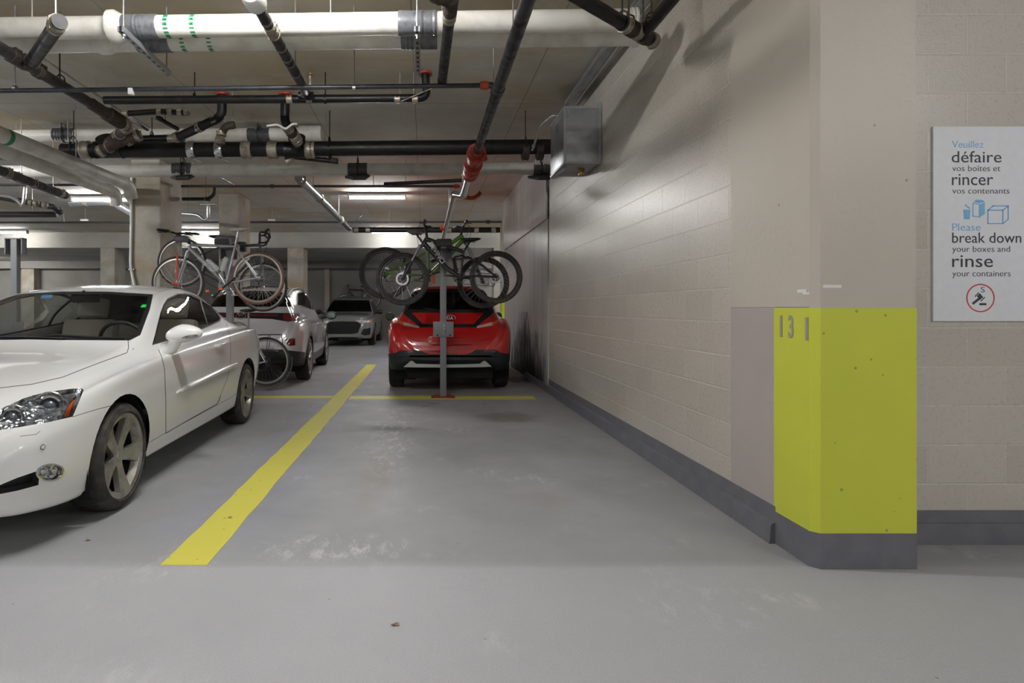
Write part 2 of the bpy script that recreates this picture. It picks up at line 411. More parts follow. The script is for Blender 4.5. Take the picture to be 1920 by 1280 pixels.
# columns
def column(x0, x1, y0, y1, top=CEIL):
    b = MB(); b.cbox(((x0+x1)/2, (y0+y1)/2, top/2), (x1-x0, y1-y0, top), bev=.02); return struct(b.build('column', M_COLM, smooth=0))
column(-4.62, -4.15, 9.55, 10.4); column(-4.20, -3.78, 12.4, 13.2)
column(-4.22, -3.72, 18.72, 19.4, 3.085); column(-10.0, -9.55, 18.72, 19.4, 3.085); column(2.15, 2.75, 18.72, 19.3, 3.085)
column(-3.98, -3.78, 24.2, 24.49, 2.8); column(-16.0, -15.5, 24.1, 24.49, 2.8)
far_pier = column(2.02, 2.5, 15.6, 16.1)
MB().box((2.012, 15.592, .17), (2.51, 16.11, 1.42)).build('lime_paint', M_LIME, far_pier, smooth=0)
# ================================================================ lamps
TUBES = {}
def tube_mat(k):
    if k not in TUBES: TUBES[k] = emis('lit lamp lens', LAMP_COL, LAMP_POWER*k)
    return TUBES[k]
M_WHITE_METAL = simple('white enamel', (225, 225, 222), .4)
def strip_light(x, y, label, power=1.0, length=1.12, z=CEIL-.02, rz=0, stem=True):
    e = empty('strip_light', (x, y, z), label, 'light', 'fluorescent strip lights on the ceiling', rz)
    M = Matrix.Translation((x, y, z))@Matrix.Rotation(rz, 4, 'Z')
    MB().cbox((0, 0, -.025), (length+.06, .13, .05), M, .006).build('lamp_housing', M_WHITE_METAL, e)
    b = MB(); b.tube([M@V(-length/2, 0, -.07), M@V(length/2, 0, -.07)], .03, 12); b.build('lamp_lens', tube_mat(power), e)
    for s in (-1, 1): MB().cbox((s*(length/2+.015), 0, -.06), (.03, .12, .09), M, .005).build('end_cap', M_WHITE_METAL, e)
    return e
strip_light(-.95, 12.35, 'lit fluorescent strip on the slab above the red hatchback', .8)
strip_light(-.98, 18.0, 'lit strip light below the far beam above the yellow bay line', .35)
strip_light(-6.62, 18.0, 'lit strip light glowing behind the bikes over the silver crossover', .35)
strip_light(-12.35, 18.0, 'lit strip light at the far edge above the grey post over the convertible', .35)
strip_light(-6.72, 12.6, 'bright strip light among pipes beside the concrete column with white conduit', .7)
for x, y in ((4.6, 21.4), (-16.2, 21.4)): strip_light(x, y, 'unseen fill strip light added under the low slab by the far wall', 1.7, z=3.075)  # out-of-view fill lamps added to brighten the far wall
for x, y, p_ in ((-1.0, 3.1, 1.25), (4.6, -1.2, 1.15), (-6.7, .6, 1.3), (-1.0, -3.6, 1.0), (-6.9, 6.5, 1.5), (4.8, -4.8, .7), (5.2, 12.5, 1), (4.5, 16.0, 1.4), (-12.4, 6.5, 1), (-12.4, .6, 1), (-12.4, 12.5, 1), (5.2, 18.0, .6)):  # unseen strips: overhead rows continued, and fill lamps added for brightness
    strip_light(x, y, 'unseen fluorescent strip light over the garage', p_)
# ================================================================ pipes under the slab
M_WPIPE = dirty('white pipe jacket', (218, 216, 208), (190, 184, 172), .42, amount=.3, nscale=5)
M_GPIPE = dirty('grey white pipe jacket', (208, 206, 200), (182, 178, 170), .45, amount=.4, nscale=5)
M_IRON = dirty('black cast iron', (15, 15, 18), (30, 28, 27), .36, amount=.5); M_IRON.node_tree.nodes['Principled BSDF'].inputs['Specular IOR Level'].default_value = .35
M_STEEL = dirty('dark sprinkler steel', (62, 64, 70), (40, 39, 40), .32, .5, amount=.4)
M_DGREY = dirty('dark grey pipe', (44, 44, 46), (30, 29, 28), .4, amount=.4)
M_SILVER = simple('bright galvanised pipe', (196, 198, 200), .22, .9, nscale=9)
M_GALV = dirty('galvanised sheet', (176, 180, 184), (136, 138, 140), .34, .75, amount=.5, nscale=4)
M_COUP = dirty('steel no-hub coupling', (170, 164, 152), (112, 92, 72), .4, .6, amount=.6)
M_RUBBER = simple('coupling rubber', (44, 38, 34), .6)
M_RUST = dirty('rusty iron fitting', (54, 47, 42), (92, 74, 62), .6, .2, amount=.7)
M_TAPE = dirty('grey duct tape', (120, 122, 126), (84, 86, 90), .35, .25, amount=.5, nscale=25)
M_BTAPE = dirty('black tape wrap', (58, 59, 62), (84, 86, 90), .4, amount=.5, nscale=20)
def mat_arrowtape():
    k = N('green arrow tape'); g = k.sep(k.co('Generated'))
    ang = k.math('ARCTAN2', k.math('SUBTRACT', g[1], .5), k.math('SUBTRACT', g[2], .5))
    fr = k.math('FRACT', k.math('ADD', k.math('MULTIPLY', ang, 12/(2*math.pi)), 20.0))
    w_ = k.math('SUBTRACT', .5, k.math('MULTIPLY', k.math('ABSOLUTE', k.math('SUBTRACT', g[0], .5)), 1.6))
    a = k.math('MULTIPLY', k.math('GREATER_THAN', fr, .3), k.math('LESS_THAN', fr, k.math('ADD', .3, w_)))
    a = k.math('MULTIPLY', a, k.math('LESS_THAN', k.math('ABSOLUTE', k.math('SUBTRACT', g[0], .5)), .3))
    k.col(k.mix(a, srgb((46, 138, 96)), srgb((16, 74, 48)))); k.rough(.5); return k.m
M_GREEN = mat_arrowtape()
def mat_slot():
    k = N('slotted galvanised channel'); g = k.sep(k.co('Generated'))
    a = k.math('MULTIPLY', k.math('LESS_THAN', k.math('FRACT', k.math('MULTIPLY', g[1], 9.5)), .5), k.math('LESS_THAN', k.math('ABSOLUTE', k.math('SUBTRACT', g[0], .5)), .22))
    k.col(k.mix(a, srgb((176, 180, 184)), srgb((40, 40, 42)))); k.rough(.35); k.setin(k.b, 'Metallic', k.math('SUBTRACT', .7, k.math('MULTIPLY', a, .7))); return k.m
M_SLOT = mat_slot()
M_GREEND = simple('dark green print', (16, 74, 48), .5)
M_RED = dirty('red enamel fitting', (176, 62, 44), (120, 40, 30), .4, amount=.4)
M_ROD = simple('threaded rod', (150, 150, 148), .35, .7)
M_BRASS = simple('brass', (176, 140, 80), .3, .8)
PIPE_GROUP = {}

def pt(px, py, dz):           # a point dz above the camera whose direction is known
    D = dz*F/(VY-py); return Vector(((px-VX)*D/F, D, H+dz))
def pd(px, py, D): return P(px, py, D)
def pipe_thing(name, label, pts, r, mat, cat='pipe', n=16, bend=0.0, part='pipe_body', group=None):
    pts = [Vector(p) for p in pts]
    e = empty(name, pts[0], label, cat, group)
    path = fillet(pts, bend) if bend and len(pts) > 2 else pts
    b = MB(); b.tube(path, r, n); b.build(part, mat, e)
    e['_r'] = r; return e
def along(pts, t):
    a, b = Vector(pts[0]), Vector(pts[1]); return a+(b-a)*t, (b-a).normalized()
def coupling(e, c, d, r, L=.09, kind='band'):
    """clamped steel sleeve around a pipe"""
    c, d = Vector(c), Vector(d).normalized(); b = MB()
    b.cur = 0; b.tube([c-d*L/2, c-d*L*.46, c+d*L*.46, c+d*L/2], [r*1.06, r*1.14, r*1.14, r*1.06], 18)
    for s in (-.3, .3):
        b.tube([c+d*(L*s-.006), c+d*(L*s+.006)], r*1.2, 18)
        u = d.orthogonal().normalized()
        b.cbox((0, 0, 0), (.03, .016, .02), Matrix.Translation(c+d*L*s+u*r*1.24)@d.to_track_quat('X', 'Z').to_matrix().to_4x4())
    return b.build('coupling', M_COUP if kind == 'band' else M_RUST, e)
def collar(e, c, d, r, L, mat, name='collar', flare=1.25):
    c, d = Vector(c), Vector(d).normalized(); b = MB()
    b.tube([c-d*L/2, c-d*L*.4, c, c+d*L*.4, c+d*L/2], [r*1.02, r*(1+(flare-1)*.8), r*flare, r*(1+(flare-1)*.8), r*1.02], 20)
    return b.build(name, mat, e)
def tape(e, c, d, r, L, mat=None, lumps=8, name='tape_wrap', k=1.07):
    c, d = Vector(c), Vector(d).normalized(); rng = random.Random(int(c.x*1000)); pts, rr = [], []
    for i in range(lumps*2+1):
        t = i/(lumps*2); pts.append(c+d*L*(t-.5)); rr.append(r*(k+.035*(i % 2)+rng.uniform(-.01, .02)))
    b = MB(); b.tube(pts, rr, 24); return b.build(name, mat or M_TAPE, e, smooth=20)
def ring_hanger(e, c, d, r, mat=None, top=CEIL-.001, rod=True, clevis=True):
    c, d = Vector(c), Vector(d).normalized(); b = MB()
    flat = Vector((d.x, d.y, 0)).normalized() if abs(d.z) < .9 else Vector((1, 0, 0))
    b.tube([c-flat*.012, c+flat*.012], r*1.09, 20, caps=False)
    b.tube([c-flat*.012, c+flat*.012], r*1.02, 20, caps=False)
    if clevis:
        side = Vector((-flat.y, flat.x, 0))
        for s in (-1, 1): b.tube([c+side*s*r*1.05, c+side*s*r*.8+V(0, 0, r*1.35), c+V(0, 0, r*1.9)], .006, 6)
    if rod: b.cyl((c.x, c.y, c.z+r*1.0), (c.x, c.y, top), .006, 6)
    return b.build('hanger', mat or M_ROD, e)
def rod(e, c, top=CEIL-.001, r=.005):
    b = MB(); b.cyl(c, (c[0], c[1], top), r, 6); return b.build('hanger_rod', M_ROD, e)
def tee(e, c, d1, d2, r, L, mat=None, name='tee_fitting'):
    c = Vector(c); d1 = Vector(d1).normalized(); d2 = Vector(d2).normalized(); b = MB(); R = r*1.12
    b.tube([c-d1*L, c-d1*L*.8, c+d1*L*.8, c+d1*L], [R*1.08, R, R, R*1.08], 16)
    b.tube([c, c+d2*L*.8, c+d2*L], [R, R, R*1.08], 16)
    return b.build(name, mat or M_IRON, e)

# ---- the two big white insulated pipes that cross the whole frame
for nm, yc0, yc1, D0, D1, lab, tp, gb, px1 in (
    ('nearer', 54, 38, 4.27, 4.14, 'big white insulated pipe crossing in front of its twin, with a round bell collar', (783, 265), (317, 366), 1190),
    ('further', 81, 66, 4.56, 4.42, 'big white insulated pipe half hidden behind and below its twin', (786, 290), (347, 397), 1195)):
    def at(px):
        t = px/1190.0; D = D0+(D1-D0)*t; return pd(px, yc0+(yc1-yc0)*t, D)
    A, B = at(-260), at(px1); dirn = (B-A).normalized(); r = .0745
    e = pipe_thing('insulated_pipe', lab, [A, B], r, M_WPIPE)
    for tx, L in ((tp[0], .265), (tp[1], .25)): tape(e, at(tx), dirn, r, L, lumps=9)
    for gx in gb:
        b = MB(); b.tube([at(gx)-dirn*.017, at(gx)+dirn*.017], r*1.012, 28, caps=False); g = b.build('green_tape_band', M_GREEN, e)
    if nm == 'nearer':
        b = MB(); c = at(221); b.tube([c-dirn*.06, c-dirn*.045, c-dirn*.01, c+dirn*.02, c+dirn*.06], [r*1.05, r*1.5, r*1.52, r*1.3, r*1.04], 28); b.build('bell_collar', M_WPIPE, e)
    else:
        b = MB(); c = at(196); b.tube([c-dirn*.06, c-dirn*.03, c+dirn*.03, c+dirn*.07], [r*1.03, r*1.22, r*1.22, r*1.03], 28); b.build('bell_collar', M_WPIPE, e)
    tape(e, B-dirn*.01, dirn, r, .04, M_WPIPE, 2, 'end_cap')
    rod(e, at(620)+V(0, 0, r)); rod(e, at(60)+V(0, 0, r))
def trapeze(px, label, D0=4.02, D1=4.78):
    z = pd(px, 78, 4.3).z-.03; x = pd(px, 60, 4.4).x
    zb = H+1.97-.0745*1.11-.03
    e = empty('trapeze_hanger', (x, D0, zb), label, 'pipe hanger', 'trapeze hangers under the big white pipes')
    b = MB(); b.box((x-.02, D0, zb-.018), (x+.02, D1, zb+.018))
    b.build('slotted_channel', M_SLOT, e)
    for y in (D0+.04, D1-.04):
        b = MB(); b.cyl((x, y, zb-.05), (x, y, CEIL-.001), .006, 8); b.cyl((x, y, zb-.032), (x, y, zb-.02), .014, 6); b.build('threaded_rod', M_ROD, e)
    return e
trapeze(275, 'slotted steel hanger under the taped white pipes next to the bell collar')
trapeze(783, 'slotted steel hanger under the taped white pipes away from the bell collar')

# ---- sprinkler main running away, with its branch lines
dz = 1.70
A = V(.573, 2.9, H+dz); B = V(.573, 6.62, H+dz)
e = pipe_thing('sprinkler_main', 'dark steel sprinkler main running away from overhead to the red valve', [A, B], .043, M_STEEL, 'pipe')
c = V(.573, 1.74*F/(VY-160), H+dz); dd = V(0, 1, 0)
b = MB(); b.tube([c-dd*.05, c+dd*.05], .052, 20); b.tube([c, c+V(-.05, 0, .04), c+V(-.1, 0, .04)], .026, 12); b.build('branch_saddle', M_STEEL, e)
rod(e, (.573, 5.0, H+dz+.04)); rod(e, (.573, 3.9, H+dz+.04))
ybr = c.y; zbr = H+1.74
e = pipe_thing('sprinkler_branch_pipe', 'thin dark steel pipe crossing the ceiling to the sprinkler main', [V(.47, ybr, zbr), pd(-240, 173, ybr)], .018, M_STEEL)
collar(e, V(.47, ybr, zbr), (1, 0, 0), .022, .07, M_RED, 'red_coupling', 1.5)
for px in (28, 664): 
    c = pd(px, 165, ybr); ring_hanger(e, (c.x, ybr, c.z), (1, 0, 0), .02, clevis=False)
b = MB(); c = pd(247, 170, ybr); b.cbox((c.x, ybr-.01, c.z-.012), (.035, .045, .05), bev=.006); b.build('white_clip', M_WHITE_METAL, e)
# red valve assembly
e = empty('sprinkler_valve', (.573, 6.62, H+dz), 'red valve and couplings in the sprinkler main beside the galvanised box', 'valve')
y0 = 6.62; b = MB()
def redpart(name, pts, rr, mat=M_RED):
    b = MB(); b.tube(pts, rr, 18); return b.build(name, mat, e)
Z = H+dz
redpart('flange', [V(.573, y0, Z), V(.573, y0+.05, Z)], .108)
b = MB()
for k in range(8):
    a = 2*math.pi*k/8; b.cyl(V(.573+.088*math.cos(a), y0-.025, Z+.088*math.sin(a)), V(.573+.088*math.cos(a), y0+.08, Z+.088*math.sin(a)), .011, 6)
b.build('flange_bolts', M_RED, e)
redpart('valve_body', [V(.573, y0+.05, Z), V(.573, y0+.1, Z-.01), V(.573, y0+.26, Z-.02), V(.573, y0+.36, Z-.02), V(.573, y0+.42, Z-.02)], [.05, .09, .085, .06, .05])
redpart('flange', [V(.573, y0+.42, Z-.02), V(.573, y0+.47, Z-.02)], .108)
redpart('gear_housing', [V(.573, y0+.18, Z-.02), V(.70, y0+.18, Z+.01)], [.055, .045])
redpart('check_body', [V(.573, y0+.47, Z-.02), V(.573, y0+.6, Z-.03), V(.573, y0+.78, Z-.03), V(.573, y0+.9, Z-.02)], [.05, .1, .1, .05])
redpart('flange', [V(.573, y0+.9, Z-.02), V(.573, y0+.95, Z-.02)], .1)
redpart('grooved_coupling', [V(.573, y0-.12, Z), V(.573, y0-.05, Z)], .062)
# bright main beyond
e = pipe_thing('sprinkler_main_extension', 'bright galvanised sprinkler main beyond the red valve, ending over the bikes', [V(.573, 7.57, Z-.02), V(.575, 8.8, Z-.06), V(.46, 9.15, Z+.03), V(.47, 16.0, Z+.04)], .048, M_SILVER, bend=.1)
for y, x in ((8.7, .573), (9.2, .461)): collar(e, V(x, y, Z-.05+(y-8.7)*.16), (0, 1, 0), .05, .08, M_SILVER, 'coupling', 1.2)
b = MB(); b.tube(fillet([V(.573, 8.9, Z-.06), V(.72, 8.95, Z-.07), V(.80, 9.0, Z-.02), V(.84, 9.0, Z+.03)], .06), .03, 12); b.build('red_elbow', M_RED, e)
tee(e, V(.468, 13.1, Z+.05), (0, 1, 0), (-1, 0, 0), .05, .12, M_RED, 'red_tee')
rod(e, (.466, 11.2, Z+.08))
# lower sprinkler branches further in
e = pipe_thing('sprinkler_branch_pipe', 'thin dark pipe across the middle bay ending at a red elbow', [pd(340, 349, 10.1), pd(862, 349, 10.1)], .022, M_DGREY)
collar(e, pd(855, 349, 10.1), (1, 0, 0), .026, .08, M_RED, 'red_coupling', 1.4)
collar(e, pd(510, 349, 10.1), (1, 0, 0), .024, .07, M_RUST, 'coupling', 1.35)
for px in (553, 700): rod(e, pd(px, 347, 10.1))
e = pipe_thing('sprinkler_branch_pipe', 'dark pipe just above another, sloping to meet the red elbow', [pd(720, 345, 9.6), pd(866, 338, 9.6)], .03, M_DGREY)
rod(e, pd(760, 342, 9.6)); 
e = pipe_thing('sprinkler_branch_pipe', 'thin dark pipe along the far ceiling with a red tee', [pd(-30, 417, 14.3), pd(941, 416, 14.3)], .022, M_DGREY)
for px in (120, 580, 730, 905): rod(e, pd(px, 415, 14.3))
collar(e, pd(915, 416, 14.3), (1, 0, 0), .026, .1, M_DGREY, 'coupling', 1.6)
for px, lab in ((160, 'small pendant sprinkler under the far thin pipe beside the lamp'), (510, 'small pendant sprinkler under the far thin pipe over the bikes')):
    q = pd(px, 413, 14.3); s = empty('ceiling_sensor', q, lab, 'sensor'); MB().cbox(q+V(0, -.04, 0), (.18, .06, .05), bev=.02).build('sensor_body', M_WHITE_METAL, s)
    rod(s, q)
e = pipe_thing('drain_pipe', 'thick black drain pipe along the far beam with pale couplings', [pd(662, 431, 16.3), pd(944, 431, 16.3)], .075, M_IRON)
for px in (668, 690, 842, 893, 925): coupling(e, pd(px, 431, 16.3), (1, 0, 0), .075, .12)
rod(e, pd(760, 428, 16.3))
e = pipe_thing('drain_pipe', 'bright galvanised drain sloping away from the far black pipe', [pt(560, 333, 1.88), pt(655, 428, 1.88)], .060, M_SILVER)
for t in (.03, .3, .75): coupling(e, *along([pt(560, 333, 1.88), pt(655, 428, 1.88)], t), .060, .1)
for t in (.2, .7): rod(e, along([pt(560, 333, 1.88), pt(655, 428, 1.88)], t)[0])
b = MB(); b.tube([pd(655, 428, 14.1), pd(678, 402, 14.6)], .02, 8); b.build('brace', M_SILVER, e)

# ---- black waste pipes
zB1, DB1 = 1.85, 6.05
A, B = pd(196, 188, DB1), pd(770, 184, DB1); dirn = (B-A).normalized()
e = pipe_thing('waste_pipe', 'black cast iron pipe below the thin sprinkler pipe, turning up into a red ceiling collar', [A, B, pd(801, 183, DB1), pd(797, 136, DB1)], .04, M_IRON, bend=.1)
for px in (543, 580, 745, 778): coupling(e, pd(px, 186, DB1), dirn, .036, .06)
b = MB(); c = pd(797, 136, DB1); b.tube([c-V(0, 0, .022), c-V(0, 0, .002)], .07, 20); b.build('red_ceiling_collar', M_RED, e)
for px in (750, 776): rod(e, pd(px, 182, DB1))
for px in (365, 610): ring_hanger(e, pd(px, 187, DB1), dirn, .036, M_IRON)
b = MB(); q = pd(790, 178, DB1); b.tube(fillet([pd(752, 190, DB1-.06), pd(785, 176, DB1-.06), pd(812, 165, DB1-.05)], .04), .006, 6); b.build('strap', M_COUP, e)

zB2, DB2 = 1.9, 7.22
A, B = pd(118, 283, DB2), pd(1036, 275, DB2); dirn = (B-A).normalized()
e = pipe_thing('main_waste_pipe', 'longest and thickest black cast iron pipe, crossing to the galvanised box', [A, B], .088, M_IRON)
for px in (162, 463, 512, 582): coupling(e, pd(px, 281, DB2), dirn, .088, .12)
for px in (360, 412):
    c = pd(px, 281, DB2); b = MB()
    b.tube([c-dirn*.03, c+dirn*.03], .1, 24); b.tube([c-dirn*.045, c-dirn*.03, c+dirn*.03, c+dirn*.045], [.094, .104, .104, .094], 24)
    b.cyl(c+V(.05, -.08, -.12), c+V(.14, -.08, -.16), .008, 6); b.build('bright_band_clamp', M_SILVER, e)
for px in (205, 560):
    tee(e, pd(px, 281, DB2), dirn, (0, -.6, .6), .085, .16, M_IRON)
for px in (985, 1012): coupling(e, pd(px, 284, DB2), dirn, .088, .08, 'rust')
for px in (138, 618, 985): ring_hanger(e, pd(px, 281, DB2), dirn, .09, M_IRON)
e = pipe_thing('waste_pipe', 'upper black pipe lying right above the longest black pipe', [pd(225, 263, DB2+.25), pd(345, 259, DB2+.25)], .05, M_IRON)
for px in (240, 322): coupling(e, pd(px, 261, DB2+.25), (1, 0, 0), .05, .08)
ring_hanger(e, pd(285, 260, DB2+.25), (1, 0, 0), .05, M_IRON)
# running-away waste pipe at the far side with a rising branch
dz3 = 1.78
A, B = pt(-30, 72, dz3), pt(172, 195, dz3); dirn = (B-A).normalized()
e = pipe_thing('waste_pipe', 'black pipe running away from the frame edge to a cluster of rusty bends', [A, B], .044, M_DGREY)
for px, py in ((24, 105), (42, 116), (72, 134)): coupling(e, pt(px, py, dz3), dirn, .044, .07, 'rust')
ring_hanger(e, pt(112, 159, dz3), dirn, .044, M_RUST)
e2 = pipe_thing('waste_pipe', 'short dark pipe stub rising toward the white pipes with a capped end', [pt(55, 123, dz3), pd(112, 40, 3.58)], .044, M_DGREY)
c = pd(112, 40, 3.58); d2 = (c-pt(55, 123, dz3)).normalized()
coupling(e2, c-d2*.06, d2, .044, .08); coupling(e2, pt(55, 123, dz3)+d2*.1, d2, .044, .06, 'rust'); ring_hanger(e2, c-d2*.13, d2, .044, M_COUP)
# cluster of bends
pts = [pt(172, 195, dz3), pt(213, 222, dz3), pt(238, 238, dz3), pd(222, 253, 6.95), pd(196, 272, 7.15)]
e = pipe_thing('waste_bend', 'chain of rusty ribbed bends between the sloping black pipe and the longest black pipe', pts, .052, M_RUST, 'pipe fitting', bend=.12)
fp = fillet(pts, .12)
for t in (.06, .14, .22, .30, .4, .52, .6, .68, .8, .9):
    i = min(len(fp)-2, int(t*(len(fp)-1))); c = fp[i]; d = fp[i+1]-fp[i]
    coupling(e, c.lerp(fp[i+1], (t*(len(fp)-1)) % 1), d, .052, .05, 'band' if int(t*100) % 4 == 0 else 'rust')
e = pipe_thing('waste_bend', 'pale ribbed fitting angled across the longest black pipe', [pd(185, 285, 7.0), pd(215, 270, 6.9), pd(262, 252, 6.95)], .06, M_RUST, 'pipe fitting')
for px, py in ((190, 283), (205, 275), (240, 262), (258, 254)): coupling(e, pd(px, py, 6.95), (pd(262, 252, 6.95)-pd(185, 285, 7.0)), .06, .05)
# small branch with four couplings
e = pipe_thing('waste_pipe', 'short thin black pipe ending in a row of four pale couplings', [pd(232, 213, 6.5), pd(300, 209, 6.5), pd(350, 212, 6.5)], .03, M_IRON)
for px in (299, 319, 337, 350): coupling(e, pd(px, 210.5, 6.5), (1, 0, 0), .032, .05)
rod(e, pd(292, 208, 6.5)); rod(e, pd(340, 208, 6.5)); coupling(e, pd(236, 213, 6.5), (1, 0, 0), .034, .06)
# vertical drop + diagonal
e = pipe_thing('waste_pipe', 'black pipe dropping from a red collar then angling down across the pale pipe', [pd(417, 176, 6.65), pd(416, 217, 6.65), pd(400, 226, 6.7), pd(335, 257, 6.9)], .05, M_IRON, bend=.07)
b = MB(); c = pd(417, 176, 6.65); b.tube([c-V(0, 0, .02), c+V(0, 0, .0)], .075, 20); b.build('red_ceiling_collar', M_RED, e)
d = pd(335, 257, 6.9)-pd(400, 226, 6.7)
for px, py in ((404, 223), (374, 238), (332, 257)): coupling(e, pd(px, py, 6.7+(404-px)/69*.2), d, .05, .06)
e = pipe_thing('waste_pipe', 'thin dark pipe leaning down to the pale couplings beside the angled black pipe', [pd(296, 221, 6.6), pd(335, 243, 6.75)], .022, M_IRON)
coupling(e, pd(298, 222, 6.6), (1, 0, -.5), .022, .05, 'rust'); rod(e, pd(310, 229, 6.65))
e = pipe_thing('waste_bend', 'cluster of pale ribbed elbows under the black drop pipe', [pd(440, 234, 6.4), pd(424, 236, 6.4), pd(414, 252, 6.5), pd(412, 268, 6.8)], .04, M_RUST, 'pipe fitting', bend=.05)
for px, py, dd in ((432, 234, (1, 0, 0)), (414, 250, (0, 0, 1)), (412, 262, (0, .3, 1))): coupling(e, pd(px, py, 6.45), dd, .04, .05)
rod(e, pd(436, 234, 6.42))
e = pipe_thing('waste_pipe', 'black pipe dropping from a red collar onto ribbed bends above the longest black pipe', [pd(535, 176, 6.65), pd(534, 226, 6.65), pd(540, 240, 6.7), pd(562, 272, 7.0)], .05, M_IRON, bend=.06)
b = MB(); c = pd(535, 176, 6.65); b.tube([c-V(0, 0, .02), c+V(0, 0, .0)], .075, 20); b.build('red_ceiling_collar', M_RED, e)
d = pd(562, 272, 7.0)-pd(540, 240, 6.7)
for t in (0.02, .25, .5, .75): coupling(e, pd(540, 240, 6.7)+d*t, d, .05, .07, 'rust' if t == .25 else 'band')
b = MB(); b.tube(fillet([pd(500, 236, 6.58), pd(522, 233, 6.58), pd(535, 243, 6.58), pd(548, 232, 6.58), pd(557, 232, 6.58)], .04), .012, 8); b.build('white_strap', M_WHITE_METAL, e)
e = pipe_thing('waste_pipe', 'thin black pipe sloping below the longest black pipe', [pd(552, 294, 7.3), pd(634, 303, 7.3)], .03, M_IRON)
coupling(e, pd(626, 301, 7.3), (1, 0, -.1), .03, .08, 'rust'); coupling(e, pd(542, 300, 7.3), (1, 0, .6), .04, .08)
rod(e, pd(610, 300, 7.3))
# depth-running pipes in front of the white pair
def depth_pipe(name, px0, py0, px1, py1, dz, r, mat, label, coups, hang=(), cat='pipe', end=None):
    A, B = pt(px0, py0, dz), pt(px1, py1, dz); e = pipe_thing(name, label, [A, B]+([end] if end is not None else []), r, mat, cat)
    for t, kind in coups: coupling(e, *along([A, B], t), r, .08, kind)
    for t in hang: ring_hanger(e, *along([A, B], t), r, rod=(t < .3 or t > .84), clevis=False)
    return e, A, B
e, A, B = depth_pipe('waste_pipe', 478, 2, 560, 148, 1.8, .036, M_DGREY, 'dark grey pipe running away under the white pipes from a white coupling', [(.28, 'band'), (.34, 'band')], (.2, .52, .66, .74, .9), end=pd(574, 174, 5.9))
collar(e, A-(B-A).normalized()*.02, B-A, .05, .14, M_WHITE_METAL, 'white_coupling', 1.3)
c = pd(574, 180, 5.95); tee(e, c, (1, 0, 0), A-B, .036, .07)
s = MB(); s.cyl(pd(582, 168, 5.9), pd(581, 142, 5.9), .014, 10); s.build('brass_cleanout', M_COUP, e); s = MB(); s.tube([pd(582, 140, 5.9)-V(0,0,.006), pd(582, 140, 5.9)+V(0,0,.01)], .028, 12); s.build('brass_cap', M_BRASS, e)
e, A, B = depth_pipe('waste_pipe', 846, 3, 829, 152, 1.78, .036, M_DGREY, 'dark pipe with rusty couplings at its near end, running away to the red ceiling collar', [(.0, 'rust'), (.08, 'rust'), (.15, 'band')], (.99,))
b = MB(); b.tube([A-V(.12, .1, 0), A, A+V(.0, .03, 0)], .04, 12); b.build('wye_fitting', M_RUST, e); coupling(e, A-V(.08, .07, 0), (.12, .1, 0), .04, .06, 'rust')
# black pair by the wall, near camera
zz = 1.80
A, B = pt(1060, -20, zz), pd(1222, 76, 4.03)
e = pipe_thing('waste_pipe', 'black pipe slanting across to the wall in front of the white pipe ends', [A, B], .042, M_IRON)
d = B-A
for t in (.66, .74, .8, .9, 1.0): coupling(e, A+d*t, d, .044, .05, 'rust' if t in (.74, .9) else 'band')
ring_hanger(e, A+d*.62, d, .042, M_RUST); ring_hanger(e, A+d*.7, d, .042, M_RUST)
e = pipe_thing('waste_pipe', 'black pipe running along the wall top into the slanting black pipe', [V(1.445, 3.3, H+zz), V(1.432, 3.90, H+zz-.01)], .038, M_IRON)
coupling(e, V(1.43, 3.9, H+zz), (0, 1, 0), .038, .06, 'rust'); ring_hanger(e, V(1.433, 3.82, H+zz), (0, 1, 0), .038, M_RUST); ring_hanger(e, V(1.431, 3.96, H+zz), (0, 1, 0), .038, M_RUST)

# ---- pale pipes
DP3 = 7.75
A, B = pd(30, 255, DP3), pd(603, 251, DP3); dirn = (B-A).normalized()
e = pipe_thing('insulated_pipe', 'pale insulated pipe above the longest black pipe, ending in a wrapped stub', [A, B], .078, M_WPIPE)
for px, L in ((122, .27), (486, .28)):
    tape(e, pd(px, 253, DP3), dirn, .078, L, M_BTAPE); ring_hanger(e, pd(px, 253, DP3), dirn, .092, M_DGREY)
tape(e, pd(582, 250, DP3), dirn, .078, .28, M_WPIPE, 3, 'wrapped_end', 1.2)
for px in (28, 112): rod(e, pd(px, 240, DP3) if px > 30 else pd(31, 244, DP3))
DP4 = 8.5
A, B = pd(-30, 322, DP4), pd(1002, 316, DP4); dirn = (B-A).normalized()
e = pipe_thing('insulated_pipe', 'long grey white pipe below the longest black pipe, crossing in front of the columns', [A, B, pd(1030, 316, DP4)], .086, M_GPIPE)
for px, L in ((343, .26), (671, .27), (1014, .22)):
    c = pd(px, 318, DP4); tape(e, c, dirn, .086, L, M_BTAPE); ring_hanger(e, c, dirn, .1, M_DGREY)
    b = MB(); b.tube([c+V(-.17, .02, -.1), c+V(-.05, -.08, -.13), c+V(.1, -.06, -.12), c+V(.16, 0, -.08)], [.02, .035, .04, .02], 8); b.build('loose_tape', M_BTAPE, e)
collar(e, pd(786, 317, DP4), dirn, .086, .07, M_GPIPE, 'joint_collar', 1.1)
